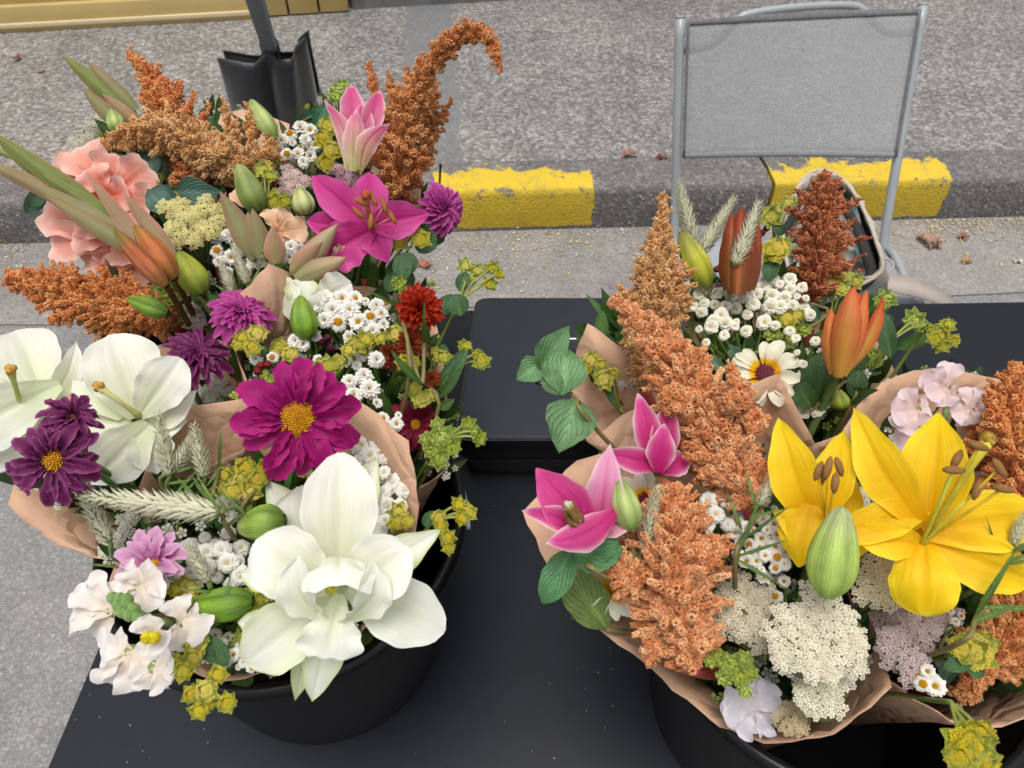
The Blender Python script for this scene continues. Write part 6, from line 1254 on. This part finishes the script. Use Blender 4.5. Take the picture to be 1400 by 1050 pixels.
# ---- litter on the ground
def litter(name,label,region,n,z,cols,L=(.004,.012),kind='stuff'):
    g=Geo()
    for i in range(n):
        u,v=region(); 
        if name=='pavement_litter': p=K(u,v,z)
        else: p=K(u,v,z)
        a=random.uniform(0,6.28); l=random.uniform(*L); w_=l*random.uniform(.12,.3); d_=Vector((math.cos(a),math.sin(a),random.uniform(-.1,.15))); s_=Vector((-d_.y,d_.x,random.uniform(-.2,.2))); q=p+Vector((0,0,.0025))
        c=lin(random.choice(cols))*random.uniform(.85,1.25)
        g.add([q-d_*l/2,q+s_*w_/2,q+d_*l/2,q-s_*w_/2,q+Vector((0,0,w_*.15))],[(0,3,4),(3,2,4),(2,1,4),(1,0,4),(0,1,2,3)],c)
    o=part_free(name,label,g,'straw'); 
def part_free(name,label,g,m):
    me=g.mesh(name,False); me.materials.append(M[m]); o=bpy.data.objects.new(name,me); COL.objects.link(o); o['label']=label; o['category']='litter'; o['kind']='stuff'; return o
CL=[(228,214,180),(214,196,156),(240,230,204),(200,176,136),(236,220,160)]
litter('straw_litter','pale straw flecks and seeds scattered along the foot of the kerb',lambda:(random.uniform(-.5,5.2),-abs(random.gauss(0,.13))-.01),1900,.005,CL,(.010,.030))
litter('straw_litter','pale flecks spread thinly over the road and gutter',lambda:(random.uniform(-1,5.4),-random.uniform(.05,1.6)),420,.005,CL,(.003,.010))
litter('straw_litter','drift of straw flecks by the kerb right of the chair',lambda:(random.uniform(uof(1225,300,0),uof(1420,300,0)),-abs(random.gauss(0,.05))-.01),500,.006,CL,(.006,.02))
litter('straw_litter','drift of seeds on the road beyond the left bouquets',lambda:(random.gauss(uof(590,385,0),.12),-random.gauss(.33,.06)),170,.006,CL,(.005,.014))
litter('pavement_litter','brown flecks gathered where pavement and kerb meet',lambda:(random.uniform(-.5,5.5),KW+abs(random.gauss(0,.035))),750,KH-.006,[(150,120,90),(190,160,120),(120,90,70),(206,190,150)],(.004,.012))
litter('pavement_litter','few pale specks scattered over the pavement',lambda:(random.uniform(-.6,5.5),KW+random.uniform(0,1.2)),220,KH-.006,[(190,170,140),(214,206,190)],(.003,.009))
g=Geo()
for i in range(150):
    p=PZ(random.uniform(100,1300),random.uniform(440,1045),TZ); p.z=TZ+.0012; l=random.uniform(.0004,.0012); a=random.uniform(0,6.28); u_=Vector((math.cos(a),math.sin(a),0))*l; v_=Vector((-u_.y,u_.x,0))*.5
    g.add([p-u_,p+v_,p+u_,p-v_,p+Vector((0,0,l*.6))],[(0,3,4),(3,2,4),(2,1,4),(1,0,4)],lin(random.choice([(200,196,180),(150,150,140),(214,190,120)])))
part_free('pollen_flecks','tiny pale flecks and pollen fallen on the black table',g,'straw')
def dryleaf(label,x,y,z,rpx,c,crumple=1.):
    p=PZ(x,y,z); px=depth(p)/FPX; root=thing('fallen_leaf',label,'dry leaf',p,'dry leaves on the ground'); g=Geo()
    for i in range(4 if crumple>.5 else 2):
        a=random.uniform(0,6.28); d_=Vector((math.cos(a),math.sin(a)*.9,random.uniform(.05,.3))).normalized(); petal(g,p+Vector((0,0,.003)),p+d_*rpx*px*random.uniform(.8,1.15),rpx*px*.9,Vector((0,0,1)),prof='leaf',base=lin(c)*random.uniform(.8,1.1),ruf=.35,cup=.5,arch=.2*crumple,curl=.3*crumple,nu=9,nv=7,ph=i*2)
    part('leaf_blade',g,'leaf',root)
dryleaf('crumpled pinkish dry leaf on the road right of the chair',1270,333,.006,20,(176,138,120))
dryleaf('small brown dry leaf right of the crumpled one',1318,325,.006,10,(166,120,104))
dryleaf('small yellowish dry leaf on the road near the strap',1320,358,.006,9,(206,170,120))
dryleaf('curled reddish dry leaf on the road right of the back left bucket',578,366,.006,16,(190,128,104),.4)
dryleaf('brownish dry leaf on the road under the reddish one',560,385,.006,11,(196,150,120))
dryleaf('pink brown dry leaf on the pavement left of the chair back',858,213,KH,11,(176,128,116))
dryleaf('reddish dry leaf at the kerb joint beside the chair post',905,216,KH,9,(150,96,84))
dryleaf('small red dry leaf showing below the chair fabric',1098,211,KH,8,(196,110,104))
dryleaf('brown dry leaf on the pavement at the far left',20,80,KH,11,(150,110,96),.3)
dryleaf('pale dry leaf on the pavement near the far left one',57,98,KH,8,(190,160,130),.3)
dryleaf('pale dry leaf at the pavement edge right of the back left bouquet',588,214,KH,8,(206,176,130))
dryleaf('green yellow scrap on the road above the strawflower',588,388,.006,8,(150,170,80))
dryleaf('cream scrap on the road beside the chair strap' ,1390,356,.006,9,(216,214,190),.4)
tis=PZ(708,312,.0); root=thing('paper_scrap','crumpled white scrap of tissue against the yellow kerb','paper scrap',tis); g=Geo()
tube(g,[tis+Vector((.003,0,.006)),tis+Vector((0,.004,.02)),tis+Vector((-.006,.006,.034)),tis+Vector((-.008,.0,.046))],[.011,.007,.008,.010],lin((214,206,196)),9); 
for i in range(7): petal(g,tis+Vector((0,.0,.012)),tis+Vector((random.uniform(-.02,.02),random.uniform(-.02,.006),random.uniform(.01,.05))),.018,Vector((0,-1,.5)),prof='fan',base=lin((216,208,198)),ruf=.5,nu=6,nv=5)
part('scrap',g,'floret',root)
